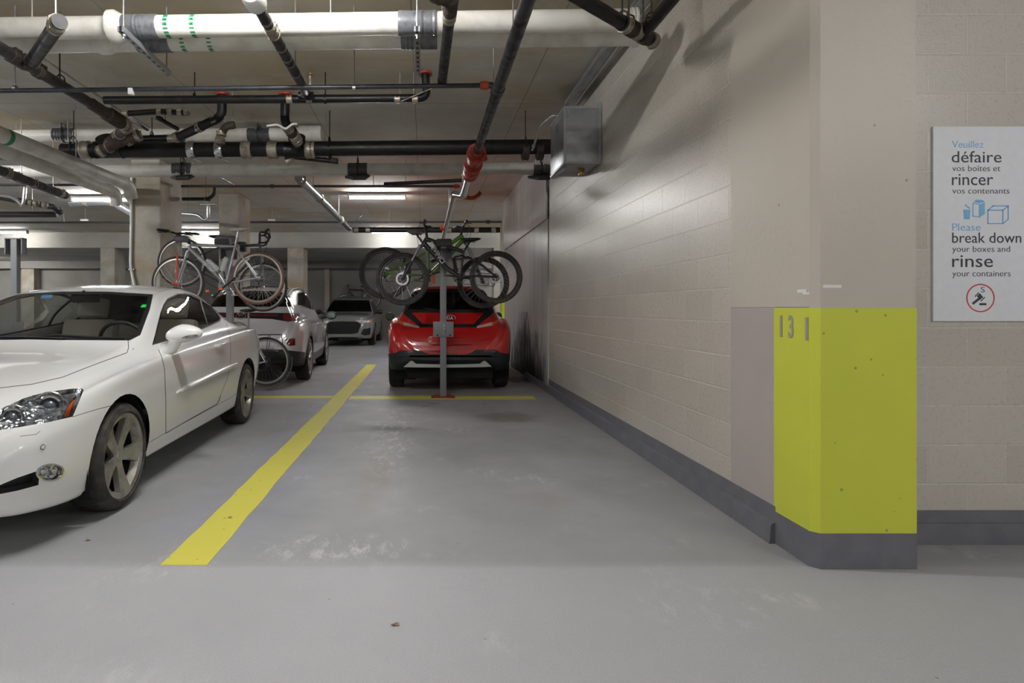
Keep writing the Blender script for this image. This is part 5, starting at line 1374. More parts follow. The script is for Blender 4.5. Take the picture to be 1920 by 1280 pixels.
objs = car.finish(M_SILV, seam_pid=sm, seam_mat=M_SEAM)
b = MB(); q = skinpts(car, [(420, 541), (470, 538.5), (520, 538.5), (541, 541)]); b.tube([p+V(0, .03, .0) for p in q], [.014, .022, .022, .014], 10); car.add(b, 'roof_spoiler', M_BLACK)
for g in (1, -1):
    b = MB(); pts = [V(g*(car.f['xr'](y)*1.0), y, min(car.f['zr'](y), car.f['zt'](y))+.03*(1 if .1 < t < .9 else 0)) for t, y in zip(np.linspace(0, 1, 9), np.linspace(2.1, 3.85, 9))]
    b.tube(pts, .014, 8); car.add(b, 'roof_rail', M_SILVER)
    for yy in (2.1, 3.05): 
        b = MB(); b.tube([V(g*.925, yy-.1, .93), V(g*.945, yy, .935), V(g*.925, yy+.1, .94)], [.008, .016, .008], 8); car.add(b, 'door_handle', M_SILV)
p, n_ = on_body(452, 592, 0, car); q = n_.to_track_quat('X', 'Z').to_matrix().to_4x4(); b = MB()
Mx = Matrix.Translation(p+n_*.004)@q
b.ring(p+n_*.006, n_, .075, .006, 32, 6)
u = n_.cross(Vector((0, 0, 1))).normalized()
for S_ in ([(-.05, .045), (0, -.055), (.05, .045)], [(-.025, .055), (0, .0), (.025, .055)]): b.tube([p+n_*.008+u*a+V(0, 0, 1)*c_ for a, c_ in S_], .006, 6)
car.add(b, 'round_badge', M_BADGE)
simple_mirror(car, .95, 1.52, 1.07, M_BLACK, M_BLACK, .24, .17)
wheels4(car, yf, yr, r, .235, .93, .265, 5, (M_TYRE, M_RIM2, M_RIMD, M_DISC), 'twin', .41)
b = MB(); b.box((-.66, .3, .24), (.66, 4.3, .32)); car.add(b, 'underbody', M_WELL)
cabin(car, 1.3, 3.7, ((.37, 2.1), (-.37, 2.1), (.37, 3.0), (-.37, 3.0)), .5)
ID = car

# ---------------------------------------------------------------- grey SUV far back, nose toward us
M_GREYP = simple('flat grey paint', (118, 120, 118), .3, 0, .8, .02, 200)
L = 4.66
T = Matrix.Translation((-2.56, 19.35, 0))
tabs = dict(
 W=[(0,.62),(.05,.72),(.15,.82),(.35,.90),(.8,.94),(3.8,.94),(4.3,.9),(4.55,.8),(4.66,.6)],
 zb=[(0,.3),(.06,.25),(.5,.24),(4.1,.28),(4.5,.36),(4.66,.5)],
 zt=[(0,.74),(.03,.86),(.08,.95),(.2,1.0),(.9,1.06),(1.2,1.10),(1.95,1.56),(2.3,1.64),(2.7,1.66),(3.5,1.61),(4.0,1.5),(4.35,1.15),(4.55,1.0),(4.66,.75)],
 zr=[(0,.72),(.03,.83),(.08,.91),(.2,.96),(.9,1.02),(1.25,1.09),(1.95,1.48),(2.3,1.56),(2.7,1.58),(3.5,1.53),(4.0,1.42),(4.35,1.10),(4.55,.95),(4.66,.7)],
 xr=[(0,.5),(.2,.66),(1.25,.76),(1.95,.64),(2.3,.62),(2.7,.61),(4.0,.60),(4.35,.68),(4.66,.5)],
 zs=[(0,.64),(.03,.74),(.08,.81),(.2,.86),(.9,.94),(1.4,.98),(3.8,1.05),(4.3,1.0),(4.55,.85),(4.66,.6)],
 xs=[(0,.56),(.05,.68),(.15,.78),(.35,.86),(.8,.90),(3.8,.9),(4.3,.85),(4.55,.74),(4.66,.5)],
 g=[(0,.3),(4.66,.3)], tuck=[(0,.95),(4.66,.97)])
car = Car('suv', 'flat grey SUV nose out against the far wall, behind the silver crossover', T, L, tabs, sub=6, ns=(22, 40, 14), ends=(.5, .6))
wsp = car.part('windscreen', M_GLASSD, .004); sw_ = car.part('side_window', M_GLASSD, .004)
car.mark(wsp, [(590, 563), (622, 562.5), (692.5, 562.5), (697, 584), (590, 584)], (1, -1), ok=lambda c, n, g: c.y < 2.4 and n.z > .2)
car.mark(sw_, [(1.5, 1.06), (2.1, 1.48), (3.4, 1.46), (3.9, 1.3), (3.95, 1.1)], (1, -1), 'side', ok=lambda c, n, g: abs(n.x) > .25)
gr = car.part('grille', simple('black mesh grille', (14, 15, 17), .8, 0, nscale=160, var=.4), .02)
car.mark(gr, [(600, 602), (640, 602), (671, 603), (677, 608), (671, 624), (660, 626), (600, 626)], (1, -1), ok=lambda c, n, g: c.y < .6)
hl_ = car.part('headlamp', M_LAMPIN, .006); am_ = car.part('amber_lamp', M_AMBER, .004); fi = car.part('side_intake', M_BLACK, .03); lp = car.part('lower_lip', simple('dark lower bumper', (30, 30, 31), .5), .01)
car.mark(hl_, [(666, 600), (693, 599), (693.5, 604.2), (676, 605.5)], (1, -1), ok=lambda c, n, g: c.y < .9)
car.mark(am_, [(693.5, 599.5), (698.5, 599), (698, 602.5), (694, 603.5)], (1, -1), ok=lambda c, n, g: c.y < .9)
car.mark(fi, [(676, 626), (681, 617), (695, 614), (694, 627), (684, 629)], (1, -1), ok=lambda c, n, g: c.y < .9)
car.mark(lp, [(590, 632), (668, 632), (680, 638), (690, 638), (690, 650), (590, 650)], (1, -1), ok=lambda c, n, g: c.y < .7)
car.arch(.88, .365, .40); car.arch(3.70, .365, .40); car.kill()
objs = car.finish(M_GREYP)
simple_mirror(car, .93, 1.42, 1.10, M_BLACK, M_BLACK, .22, .16)
wheels4(car, .88, 3.70, .36, .24, .945, .25, 5, (M_TYRE, M_RIMD, M_RIMD, M_DISC), 'twin', .41)
b = MB(); b.box((-.66, .3, .24), (.66, 4.2, .32)); car.add(b, 'underbody', M_WELL)
cabin(car, 1.3, 3.7, ((.37, 2.1), (-.37, 2.1)), .5)
AUDI = car
# ================================================================ bike posts
M_POST = simple('grey post paint', (120, 122, 126), .45)
M_PAD = simple('dark rubber pad', (58, 57, 62), .6)
def bike_post(x, y, label, ztop=2.14, plate=True, arms=(-.30, .42)):
    e = empty('bike_post', (x, y, 0), label, 'bike rack', 'grey bike storage posts')
    b = MB(); b.cbox((x, y, ztop/2+.006), (.085, .085, ztop-.012), bev=.006); b.build('post', M_POST, e)
    b = MB(); b.cbox((x, y, .008), (.24, .2, .012), bev=.002); [b.cyl((x+sx*.09, y+sy*.07, .01), (x+sx*.09, y+sy*.07, .032), .011, 6) for sx in (-1, 1) for sy in (-1, 1)]
    b.build('base_plate', simple('rusty red base', (140, 66, 46), .6), e)
    if plate:
        b = MB(); b.cbox((x, y-.05, .925), (.276, .012, .207), bev=.003); pl_ = b.build('locking_plate', M_POST, e)
        b = MB(); b.tube([V(x+.01, y-.07, .97), V(x+.012, y-.085, .95), V(x+.012, y-.085, .90), V(x+.006, y-.07, .875)], .007, 8)
        b.cyl((x+.01, y-.056, .975), (x+.01, y-.075, .975), .012, 8); b.cyl((x+.005, y-.056, .875), (x+.005, y-.075, .875), .012, 8); b.build('latch', M_SILVER, pl_)
        b = MB(); [b.cyl((x+dx, y-.056, .845), (x+dx, y-.062, .845), .012, 8) for dx in (-.08, .09)]; b.build('plate_bolt', M_WELL, pl_)
    b = MB()
    z = ztop
    b.box((x-.12, y-.05, z-.22), (x-.105, y+.05, z)); b.box((x+.105, y-.05, z-.22), (x+.12, y+.05, z)); b.box((x-.12, y-.05, z-.015), (x+.12, y+.05, z)); b.box((x-.12, y+.04, z-.22), (x+.12, y+.05, z))
    b.build('head_bracket', M_POST, e)
    for yy in arms:
        b = MB(); s = 1 if yy > 0 else -1
        b.box((x-.03, min(y+s*.045, y+yy), z-.1), (x+.03, max(y+s*.045, y+yy), z-.05)); a = b.build('support_arm', M_POST, e)
        b = MB(); b.cbox((x, y+yy, z-.03), (.2, .09, .1), bev=.02); b.build('arm_pad', M_PAD, a)
    return e
PD = 8.27
bike_post(.262, PD, 'grey bike post in front of the red hatchback with a square locking plate', 2.10)
bike_post(-2.645, PD, 'grey bike post standing behind the white convertible', 2.10)
bike_post(-5.57, PD, 'bare grey post with an empty head bracket and no bikes', 2.165, arms=())
q = P(806, 641, PD-.05)
e = empty('padlock', q, 'small brass padlock hanging beside the bike post, against the red bumper', 'padlock')
b = MB(); b.cbox(q, (.045, .02, .04), bev=.005); b.build('lock_body', M_BRASS, e)
b = MB(); b.tube(fillet([q+V(-.015, 0, .018), q+V(-.015, 0, .06), q+V(.02, .0, .075), q+V(.015, 0, .018)], .02), .005, 8); b.tube([q+V(.0, .0, .07), V(.262-.10, PD-.056, .83)], .004, 6); b.build('shackle', M_SILVER, e)

# ================================================================ bikes
M_TYRE_B = dirty('bike tyre', (52, 51, 50), (84, 78, 68), .75, amount=.3, nscale=20)
M_TYRE_BR = simple('brown tyre wall', (112, 78, 66), .7)
M_RIM_B = simple('black rim', (30, 30, 32), .35); M_RIM_S = simple('silver rim', (168, 166, 162), .3, .6)
M_SPOKE = simple('steel spoke', (150, 150, 152), .3, .8); M_SPOKE_D = simple('black spoke', (46, 46, 48), .4)
M_FB = simple('black bike frame', (34, 34, 37), .28, 0, .6); M_FG = simple('green bike frame', (92, 148, 44), .3, 0, .6)
M_FS = simple('silver bike frame', (176, 176, 178), .3, .4); M_FD = simple('dark grey bike frame', (82, 84, 90), .35)
M_WHITE = simple('white decal', (214, 216, 220), .4); M_SAD = simple('black saddle', (28, 28, 30), .55); M_SADL = simple('pale saddle', (196, 190, 180), .5)
M_ALU = simple('alloy part', (164, 166, 168), .3, .8); M_CHAIN = simple('dark chain', (70, 66, 62), .45, .7)
M_YEL = simple('yellow tyre print', (206, 178, 48), .5); M_ORANGE = simple('orange reflector', (226, 96, 48), .4)
M_GRIP = simple('brown grip', (96, 80, 66), .7); M_BOT = simple('clear bottle', (170, 174, 172), .35)

def bike(name, label, D, face, p, R=.345, tyre=.026, frame=M_FB, fork_mat=None, rim=M_RIM_B, spoke=M_SPOKE, tyre_mat=None, kind='mtb', rotor=True, bar_yaw=0.0, seat_mat=None,
         tube=(.021, .025, .018), bar_half=.36, extra=None, nsp=28, leg_gap=.055):
    tyre_mat = tyre_mat or M_TYRE_B; fork_mat = fork_mat or frame; seat_mat = seat_mat or M_SAD
    W = {k: P(v[0], v[1], D) for k, v in p.items()}
    base = Vector(((W['rh'].x+W['fh'].x)/2, D, min(W['rh'].z, W['fh'].z)-R)); e = empty(name, base, label, 'bicycle', 'bicycles in the garage')
    tt, dt, st = tube; ax = Vector((0, 1, 0)); fx = Vector((face, 0, 0))
    # wheels
    for key in ('rh', 'fh'):
        c = W[key]; Rk = p.get('R_'+key, R) if False else R
        b = MB(); b.ring(c, ax, Rk-tyre, tyre, 56, 10); wl = b.build('wheel', tyre_mat[0 if key == 'rh' else 1] if isinstance(tyre_mat, tuple) else tyre_mat, e)
        if kind == 'mtb':
            b = MB(); n = 64
            for i in range(n):
                a = 2*math.pi*i/n; u = Vector((math.cos(a), 0, math.sin(a)))
                for s in (-.5, .5): b.cbox((0, 0, 0), (.006, .014, .014), Matrix.Translation(c+u*(Rk-tyre+tyre*.9)+ax*s*tyre*.9+ax*(.004 if i % 2 else -.004))@u.to_track_quat('X', 'Y').to_matrix().to_4x4())
            b.build('tread_knobs', tyre_mat if not isinstance(tyre_mat, tuple) else tyre_mat[0], wl)
        b = MB(); rr = Rk-2*tyre-.006
        prof = [(rr+.012, -.012), (rr-.006, -.013), (rr-.014, 0), (rr-.006, .013), (rr+.012, .012)]
        b.lathe(prof, Matrix.Translation(c)@Matrix.Rotation(math.pi/2, 4, 'Z'), 56, closed=True); b.build('rim', rim, wl)
        b = MB(); b.tube([c-ax*.05, c-ax*.03, c-ax*.028, c+ax*.028, c+ax*.03, c+ax*.05], [.008, .008, .022, .022, .008, .008], 14); hb = b.build('hub', M_ALU if kind != 'mtb' else M_CHAIN, wl)
        b = MB()
        for i in range(nsp):
            a = 2*math.pi*i/nsp; s = 1 if i % 2 else -1; a2 = a+(.55 if (i//2) % 2 else -.55)
            b.tube([c+ax*s*.027+Vector((math.cos(a2), 0, math.sin(a2)))*.02, c+Vector((math.cos(a), 0, math.sin(a)))*(rr-.004)], .0016, 4, caps=False)
        b.build('spokes', spoke, wl)
        if rotor:
            sd = -1 if face < 0 else 1
            b = MB(); M = Matrix.Translation(c-ax*.042)@Matrix.Rotation(math.pi/2, 4, 'Z')
            b.lathe([(.062, -.001), (.085, -.001), (.085, .001), (.062, .001)], M, 36, closed=True)
            for i in range(6):
                a = 2*math.pi*i/6; b.tube([c-ax*.042+Vector((math.cos(a), 0, math.sin(a)))*.02, c-ax*.042+Vector((math.cos(a+.45), 0, math.sin(a+.45)))*.066], .0045, 5)
            b.build('brake_rotor', M_ALU, wl)
    # frame
    b = MB(); HT, HB, BB, SC_ = W['ht'], W['hb'], W['bb'], W['sc']
    b.tube([HT, HB], tt*1.15, 14)
    b.tube([HT.lerp(HB, .15)]+[W[k] for k in ('tm',) if k in W]+[SC_], [tt*1.2]*(1)+[tt]*(1 if 'tm' in W else 0)+[tt*.9], 14)
    b.tube([HT.lerp(HB, .75)]+[W[k] for k in ('dm',) if k in W]+[BB], [dt]*(2+(1 if 'dm' in W else 0)), 14)
    b.tube([SC_+(SC_-BB).normalized()*.03, BB], st, 14)
    b.tube([BB-ax*.035, BB+ax*.035], .024, 14)
    for s in (-1, 1):
        o = ax*s*.03; o2 = ax*s*.055
        ch = [BB+o*.8]+[W[k]+o for k in ('cm',) if k in W]+[W['rh']+o2]; b.tube(ch, .011 if kind != 'mtb' else .014, 8)
        ss = [W.get('ss', SC_)+o*.6]+[W[k]+o for k in ('sm',) if k in W]+[W['rh']+o2]; b.tube(ss, .009 if kind != 'mtb' else .013, 8)
    fr = b.build('frame', frame, e)
    # fork
    b = MB(); fd = (HT-HB).normalized(); cr = W.get('cr', HB-fd*.03)
    b.tube([HB, cr], tt*.9, 12); b.tube([cr-ax*leg_gap, cr+ax*leg_gap], .02 if kind == 'mtb' else .014, 10)
    for s in (-1, 1):
        m = cr.lerp(W['fh'], .45)+ax*s*leg_gap
        if kind == 'mtb': b.tube([m, W['fh']+ax*s*leg_gap+V(0, 0, -.01)], [.021, .019], 12)
        else: b.tube([cr+ax*s*leg_gap*.7, W['fh']+ax*s*leg_gap], [.016, .010], 10)
    fk = b.build('fork', fork_mat, e)
    if kind == 'mtb':
        b = MB(); [b.tube([cr+ax*s*leg_gap, cr.lerp(W['fh'], .47)+ax*s*leg_gap], .016, 12) for s in (-1, 1)]; b.build('stanchions', M_ALU, fk)
    # seat
    S = W['sd']; b = MB(); b.tube([SC_, SC_.lerp(S, .92)], .014, 10); b.tube([S-fx*.06+V(0, 0, -.03), S+fx*.09+V(0, 0, -.03)], .006, 6); b.build('seatpost', M_SAD if kind == 'mtb' else M_ALU, e)
    bm = bmesh.new(); bmesh.ops.create_uvsphere(bm, u_segments=20, v_segments=12, radius=1)
    for v in bm.verts:
        t = v.co.x; wd = .022+.045*max(0, (.5-t)/1.5)**.8*1.4; v.co = S+fx*(t*.135)+Vector((0, v.co.y*wd, v.co.z*.024+(.012*t*t if t < 0 else .0)))
    b = MB(); b.bm(bm); b.build('saddle', seat_mat, e)
    # handlebar
    B_ = W['br']; b = MB(); cy, sy = math.cos(bar_yaw), math.sin(bar_yaw); bd = Vector((sy, cy, 0)); fw = Vector((cy*face, -sy*face, 0))
    b.tube([HT, HT.lerp(B_, .6), B_], .017, 10)
    if kind == 'drop':
        for s in (-1, 1):
            q = B_+bd*s*.2; b.tube(fillet([B_, q, q+fw*.09+V(0, 0, .0), q+fw*.135+V(0, 0, -.06), q+fw*.08+V(0, 0, -.15), q-fw*.03+V(0, 0, -.145)], .05), .0125, 8)
            b.tube([q+fw*.07+V(0, 0, .01), q+fw*.12+V(0, 0, .045)], .016, 8); b.tube([q+fw*.12+V(0, 0, .03), q+fw*.14+V(0, 0, -.08)], .006, 6)
        hbo = b.build('handlebar', M_SAD, e)
    else:
        b.tube([B_-bd*bar_half-fw*.05+V(0, 0, .02), B_-bd*.1+V(0, 0, .02), B_, B_+bd*.1+V(0, 0, .02), B_+bd*bar_half-fw*.05+V(0, 0, .02)], .0125, 8)
        for s in (-1, 1):
            q = B_+bd*s*(bar_half-.15)-fw*.03+V(0, 0, .02); b.tube([q, q+fw*.05+V(0, 0, -.01), q+fw*.055+bd*s*.11+V(0, 0, -.02)], .006, 6); b.cbox(q, (.04, .04, .03), bev=.006)
        hbo = b.build('handlebar', M_SAD, e)
        for s in (-1, 1):
            b = MB(); b.tube([B_+bd*s*(bar_half-.13)-fw*.035+V(0, 0, .02), B_+bd*s*(bar_half+.01)-fw*.05+V(0, 0, .02)], .017, 10); b.build('grip', p.get('grip', M_SAD) if not isinstance(p.get('grip'), tuple) else M_SAD, hbo)
    # cables
    b = MB(); b.tube(fillet([B_+bd*.15+V(0, 0, 0), B_+fw*.12+V(0, 0, -.05), HB+fx*.06, cr+fx*.02+ax*.03], .06), .003, 5); b.tube(fillet([B_-bd*.15, B_+fw*.1+V(0, -.03, .0), HT+fx*.07+V(0, -.03, -.05), HT.lerp(SC_, .2)+V(0, -.02, 0)], .06), .003, 5); b.build('brake_cables', M_SAD, hbo)
    # drivetrain
    b = MB(); side = 1 if face < 0 else -1     # chain side: away from us when it faces left
    cs = ax*side*.045; b.ring(BB+cs, ax, .08 if kind == 'mtb' else .095, .005, 36, 6); b.ring(BB+cs, ax, .06, .004, 30, 6)
    for i in range(5):
        a = 2*math.pi*i/5; b.tube([BB+cs, BB+cs+Vector((math.cos(a), 0, math.sin(a)))*.085], .007, 6)
    ca = p.get('crank', (.94, -.34)); cv = Vector((ca[0], 0, ca[1])).normalized()
    for s in (-1, 1):
        q = BB+ax*s*.07+cv*.17*s; b.tube([BB+ax*s*.06, q], .011, 8)
        b.cbox(q+ax*s*.06, (.09, .095, .02), bev=.004)
    ck = b.build('crankset', M_ALU if kind != 'mtb' else M_CHAIN, e)
    b = MB(); h = W['rh']+cs
    b.tube([BB+cs+V(0, 0, .085), h+V(0, 0, .04)], .004, 5); b.tube([BB+cs+V(0, 0, -.085), h+V(-face*-.03, 0, -.12)], .004, 5)
    for rr_ in (.05, .042, .034): b.ring(h-ax*side*(.05-rr_)*.5, ax, rr_, .004, 24, 5)
    b.build('chain', M_CHAIN, e)
    b = MB(); b.cbox(h+V(0, side*.012, -.05), (.03, .025, .06), bev=.006); b.tube([h+V(0, side*.012, -.05), h+V(face*.03, side*.012, -.13)], .008, 6); b.build('derailleur', M_CHAIN, e)
    if extra: extra(e, W, D, fx, fr)
    return e
def tyre_print(wl_parent, c, R, a0, a1, D, n=6):
    b = MB()
    for i in range(n):
        a = a0+(a1-a0)*(i+.5)/n; u = Vector((math.cos(a), 0, math.sin(a))); b.cbox((0, 0, 0), (.016, .002, (a1-a0)*R/n*.62), Matrix.Translation(c+u*(R-.032)+V(0, -.0275, 0))@u.to_track_quat('X', 'Y').to_matrix().to_4x4()@Matrix.Rotation(.25, 4, 'Y'))
    return b.build('tyre_print', M_YEL, wl_parent)
def down_text(fr, a, b_, txt, size, mat, off, sx=1.0, name='frame_decal'):
    d = (b_-a).normalized(); ang = math.atan2(d.z, d.x); b = MB()
    text_mb(b, txt, size, Matrix.Translation(a+V(0, -off, 0))@Matrix.Rotation(-ang, 4, 'Y')@Matrix.Translation((0, 0, -size*.34)), .001, .001, sx); return b.build(name, mat, fr, smooth=0)
# --- black full-suspension bike on the near side of the post
def ex_black(e, W, D, fx, fr):
    ws = [c for c in e.children if c.name.startswith('wheel')]
    tyre_print(ws[0], W['rh'], .35, math.radians(-95), math.radians(-68), D); tyre_print(ws[1], W['fh'], .35, math.radians(74), math.radians(88), D, 4)
    down_text(fr, P(806, 455, D), P(838, 502, D), 'DEVINCI', .092, M_WHITE, .036, .92)
    b = MB(); a, c = P(850, 484, D)+V(0, -.03, 0), P(855, 510, D)+V(0, -.03, 0)
    b.tube([a, c], .02, 10); n = 14; 
    hel = [a.lerp(c, i/60)+Vector((math.cos(i*1.0)*.03, math.sin(i*1.0)*.03, 0)) for i in range(61)]; b.tube(hel, .004, 5); b.build('rear_shock', M_CHAIN, e)
    b = MB()
    for s in (-1, 1): b.tube([P(851, 482, D)+V(0, s*.035, 0), P(866, 479, D)+V(0, s*.035, 0), P(879, 484, D)+V(0, s*.04, 0), P(852, 486, D)+V(0, s*.035, 0)], .009, 6)
    b.build('rocker_link', M_FB, e)
bike('mountain_bike', 'black full-suspension mountain bike with white lettering on its frame, in front of the red hatchback', 8.0, -1,
     dict(rh=(930, 519.5), fh=(754.5, 523), bb=(862, 519.5), sc=(869, 472), ht=(801, 446), hb=(793, 460), cr=(786.5, 462), tm=(838, 461), dm=(838, 503), sd=(883, 449), br=(797, 424), ss=(876, 481), sm=(905, 498), cm=(893, 517), crank=(.96, -.1)),
     .35, .028, M_FB, kind='mtb', tube=(.026, .032, .018), bar_yaw=.15, extra=ex_black, leg_gap=.07)
# --- green bike on the far side
def ex_green(e, W, D, fx, fr):
    b = MB(); a, c = P(856, 455, D)+V(0, -.031, 0), P(849, 466, D)+V(0, -.031, 0); b.tube([a, c], .008, 6); a, c = P(822, 500, D)+V(0, -.034, 0), P(807, 514, D)+V(0, -.034, 0); b.tube([a, c], .006, 6); b.build('white_stripe', M_WHITE, fr)
    b = MB(); b.cbox(P(812, 523, D)+V(0, -.05, 0), (.05, .03, .12), Matrix.Identity(4), bev=.01); b.build('orange_strap', M_ORANGE, e)
    b = MB(); b.tube([P(808, 490, D), P(840, 478, D)], .026, 10); b.build('rear_shock', M_CHAIN, e)
bike('mountain_bike', 'green and black mountain bike behind the black one, over the red hatchback roof', 8.6, 1,
     dict(rh=(722, 512), fh=(906, 529.5), bb=(803, 517), sc=(803, 471), ht=(864, 441), hb=(870, 452), cr=(874, 457), tm=(838, 462), dm=(835, 487), sd=(779, 436), br=(869, 424), ss=(797, 474), sm=(765, 492), cm=(764, 515), crank=(.9, .35)),
     .37, .029, M_FG, fork_mat=M_FB, kind='mtb', tube=(.026, .032, .017), bar_yaw=-.2, extra=ex_green, seat_mat=simple('grey saddle', (120, 122, 120), .5), leg_gap=.07)
# --- silver hybrid bike, near side of the second post
def ex_silver(e, W, D, fx, fr):
    for (a, c, r) in (((389, 487), (411, 507), .034), ((425, 482), (418, 508), .034)):
        A, B = P(*a, D)+V(0, -.02, 0), P(*c, D)+V(0, -.02, 0); d = B-A
        b = MB(); b.tube([A, A+d*.08, A+d*.14, A+d*.2, A+d*.55, A+d*.6, A+d*.65, B], [.02, .022, .033, .036, .036, .032, .036, .036], 14); b.build('water_bottle', M_BOT, e)
    b = MB()
    for t0 in (.0, .24, .48, .72):
        A = P(372, 482, D).lerp(P(409, 518, D), t0); d = (P(409, 518, D)-P(372, 482, D)).normalized(); n = Vector((-d.z, 0, d.x))
        pts = [A+d*.01+n*-.014, A+d*.07+n*-.014, A+d*.07+n*.014, A+d*.01+n*.014]; b.tube([q+V(0, -.028, 0) for q in pts], .003, 5, closed=True)
    b.build('frame_decal', M_WHITE, fr)
    b = MB(); b.tube([P(336, 476, D)+V(0, -.06, 0), P(335, 525, D)+V(0, -.062, 0)], .012, 6); b.tube([P(326, 531, D)+V(0, -.05, 0), P(340, 533, D)+V(0, -.05, 0)], .014, 6); b.build('red_strap', simple('red strap', (206, 74, 60), .6), e)
    b = MB(); b.cbox(P(348, 450, D)+V(0, -.1, 0), (.19, .1, .08), bev=.03); b.build('handlebar_bag', M_FD, e)
    b = MB(); b.tube([P(402, 558, D)+V(0, -.05, 0), P(420, 540, D)+V(0, -.05, 0), P(444, 520, D)+V(0, -.05, 0)], [.022, .014, .012], 8); b.build('lock_bar', M_SAD, e)
    for px, py in ((394, 546), (418, 542)):
        b = MB(); b.cbox(P(px, py, D)+V(0, -.09, 0), (.045, .02, .03), bev=.006); b.build('orange_reflector', M_ORANGE, e)
bike('hybrid_bike', 'silver hybrid bike with two bottles and a brown rear tyre, behind the white convertible roof', 7.75, -1,
     dict(rh=(484, 521.5), fh=(334, 530), bb=(424, 531), sc=(441, 462), ht=(357, 457), hb=(355, 468), cr=(353, 472), sd=(448, 430), br=(331, 438), crank=(.5, -.86)),
     .34, .018, M_FS, kind='flat', rim=M_RIM_S, rotor=False, bar_yaw=.7, tyre_mat=(M_TYRE_BR, M_TYRE_B), tube=(.017, .026, .016), extra=ex_silver, seat_mat=M_SADL, bar_half=.27, leg_gap=.045)
def ex_drop(e, W, D, fx, fr):
    b = MB(); b.cbox(P(429, 452, D)+V(0, -.1, 0), (.29, .1, .12), bev=.02); b.build('frame_bag', M_FD, e)
    b = MB(); b.cbox(P(456, 458, D)+V(0, -.05, 0), (.13, .1, .06), bev=.028); b.build('green_cover', simple('dark green cover', (44, 70, 62), .7), e)
    b = MB(); b.cbox(P(466, 568, D)+V(0, -.02, 0), (.05, .02, .03), bev=.008); b.build('orange_reflector', M_ORANGE, e)
bike('road_bike', 'dark grey drop-bar bike hanging behind the silver hybrid bike', 8.55, 1,
     dict(rh=(341, 492), fh=(493, 538), bb=(424, 536), sc=(413, 463), ht=(487, 457), hb=(489, 471), cr=(489.5, 476), sd=(409, 444), br=(487, 438), crank=(.6, .8)),
     .347, .018, M_FD, kind='drop', rim=M_RIM_S, rotor=False, tube=(.018, .02, .016), extra=ex_drop, bar_yaw=-.3, leg_gap=.045)
def ex_city(e, W, D, fx, fr):
    h = W['rh']; b = MB()
    for s in (-1, 1):
        b.tube([P(452, 628, D)+V(0, s*.06, 0), P(526, 627, D)+V(0, s*.06, 0)], .006, 6); b.tube([P(505, 627, D)+V(0, s*.06, 0), h+V(0, s*.06, 0)], .005, 6)
    for px in (460, 480, 500, 526): b.tube([P(px, 627.5, D)+V(0, -.06, 0), P(px, 627.5, D)+V(0, .06, 0)], .005, 6)
    b.tube([P(528, 627, D), P(530, 645, D)], .006, 6); b.build('luggage_rack', M_CHAIN, e)
    b = MB(); b.ring(h, (0, 1, 0), .378, .012, 26, 6, math.radians(-10), math.radians(175)); b.build('mudguard', M_FD, e)
bike('city_bike', 'silver city bike with a luggage rack, low behind the white convertible, beside the crossover tail', 8.85, -1,
     dict(rh=(499, 677.5), fh=(358, 681), bb=(448, 690), sc=(466, 622), ht=(384, 612), hb=(381, 628), cr=(379, 634), sd=(466, 582), br=(383, 588), crank=(.3, .9)),
     .358, .02, M_FS, kind='flat', rim=M_RIM_S, rotor=False, spoke=M_SPOKE_D, tube=(.018, .02, .016), extra=ex_city, leg_gap=.05, bar_half=.26)
bike('road_bike', 'small dark bike hung on the far wall above the grey SUV', 24.2, -1,
     dict(rh=(697, 561), fh=(648, 567), bb=(674, 567), sc=(681, 544), ht=(655, 541.5), hb=(654, 547), cr=(653, 550), sd=(682, 537), br=(652, 535), crank=(.8, -.5)),
     .36, .02, M_FB, kind='flat', rim=M_RIM_S, rotor=False, bar_half=.16, nsp=16, leg_gap=.045)
q = P(678, 543, 24.3); e = empty('wall_hook', q, 'bracket on the far wall holding the small dark bike', 'bike hook')
b = MB(); b.box((q.x-.04, 24.22, q.z-.02), (q.x+.04, 24.498, q.z+.02)); b.build('hook_arm', M_POST, e)
b = MB(); b.box((q.x-.08, 24.485, q.z-.15), (q.x+.08, 24.499, q.z+.15)); b.build('wall_plate', M_POST, e)
# ================================================================ recycling sign
M_SIGN = simple('white sign board', (224, 226, 232), .55); M_INK = simple('dark grey lettering', (62, 62, 66), .5); M_BLUEI = simple('light blue print', (122, 182, 226), .5); M_REDI = simple('red ring print', (202, 56, 52), .5)
ss = DS-.011
def S(px, py): return P(px, py, DS-.012)
a, c = S(1750, 602), S(1985, 237)
sg = empty('wall_sign', ((a.x+c.x)/2, DS, a.z), 'white bilingual recycling sign on the block wall beside the lime pier', 'sign')
MB().cbox(((a.x+c.x)/2, DS-.006, (a.z+c.z)/2), (c.x-a.x, .0115, c.z-a.z), bev=.001).build('sign_board', M_SIGN, sg)
def line(txt, px, base_py, xh_px, mat, w_px=None, bold=-.0004):
    """text whose baseline starts at a photo position, sized by its width"""
    b = MB(); text_mb(b, txt, 1.0, Matrix.Identity(4), .0008, 0)
    xs = [v[0] for v in b.v]; w0 = max(xs)-min(xs); k = DS/F
    size = xh_px*k/.52; sx = (w_px*k)/(w0*size); q = P(px, base_py, ss)
    b = MB(); text_mb(b, txt, size, Matrix.Translation(q+V(0, -.0012, 0))@Matrix.Translation((-min(xs)*size*sx, 0, 0)), .0006, bold, sx)
    return b.build('lettering', mat, sg, smooth=0)
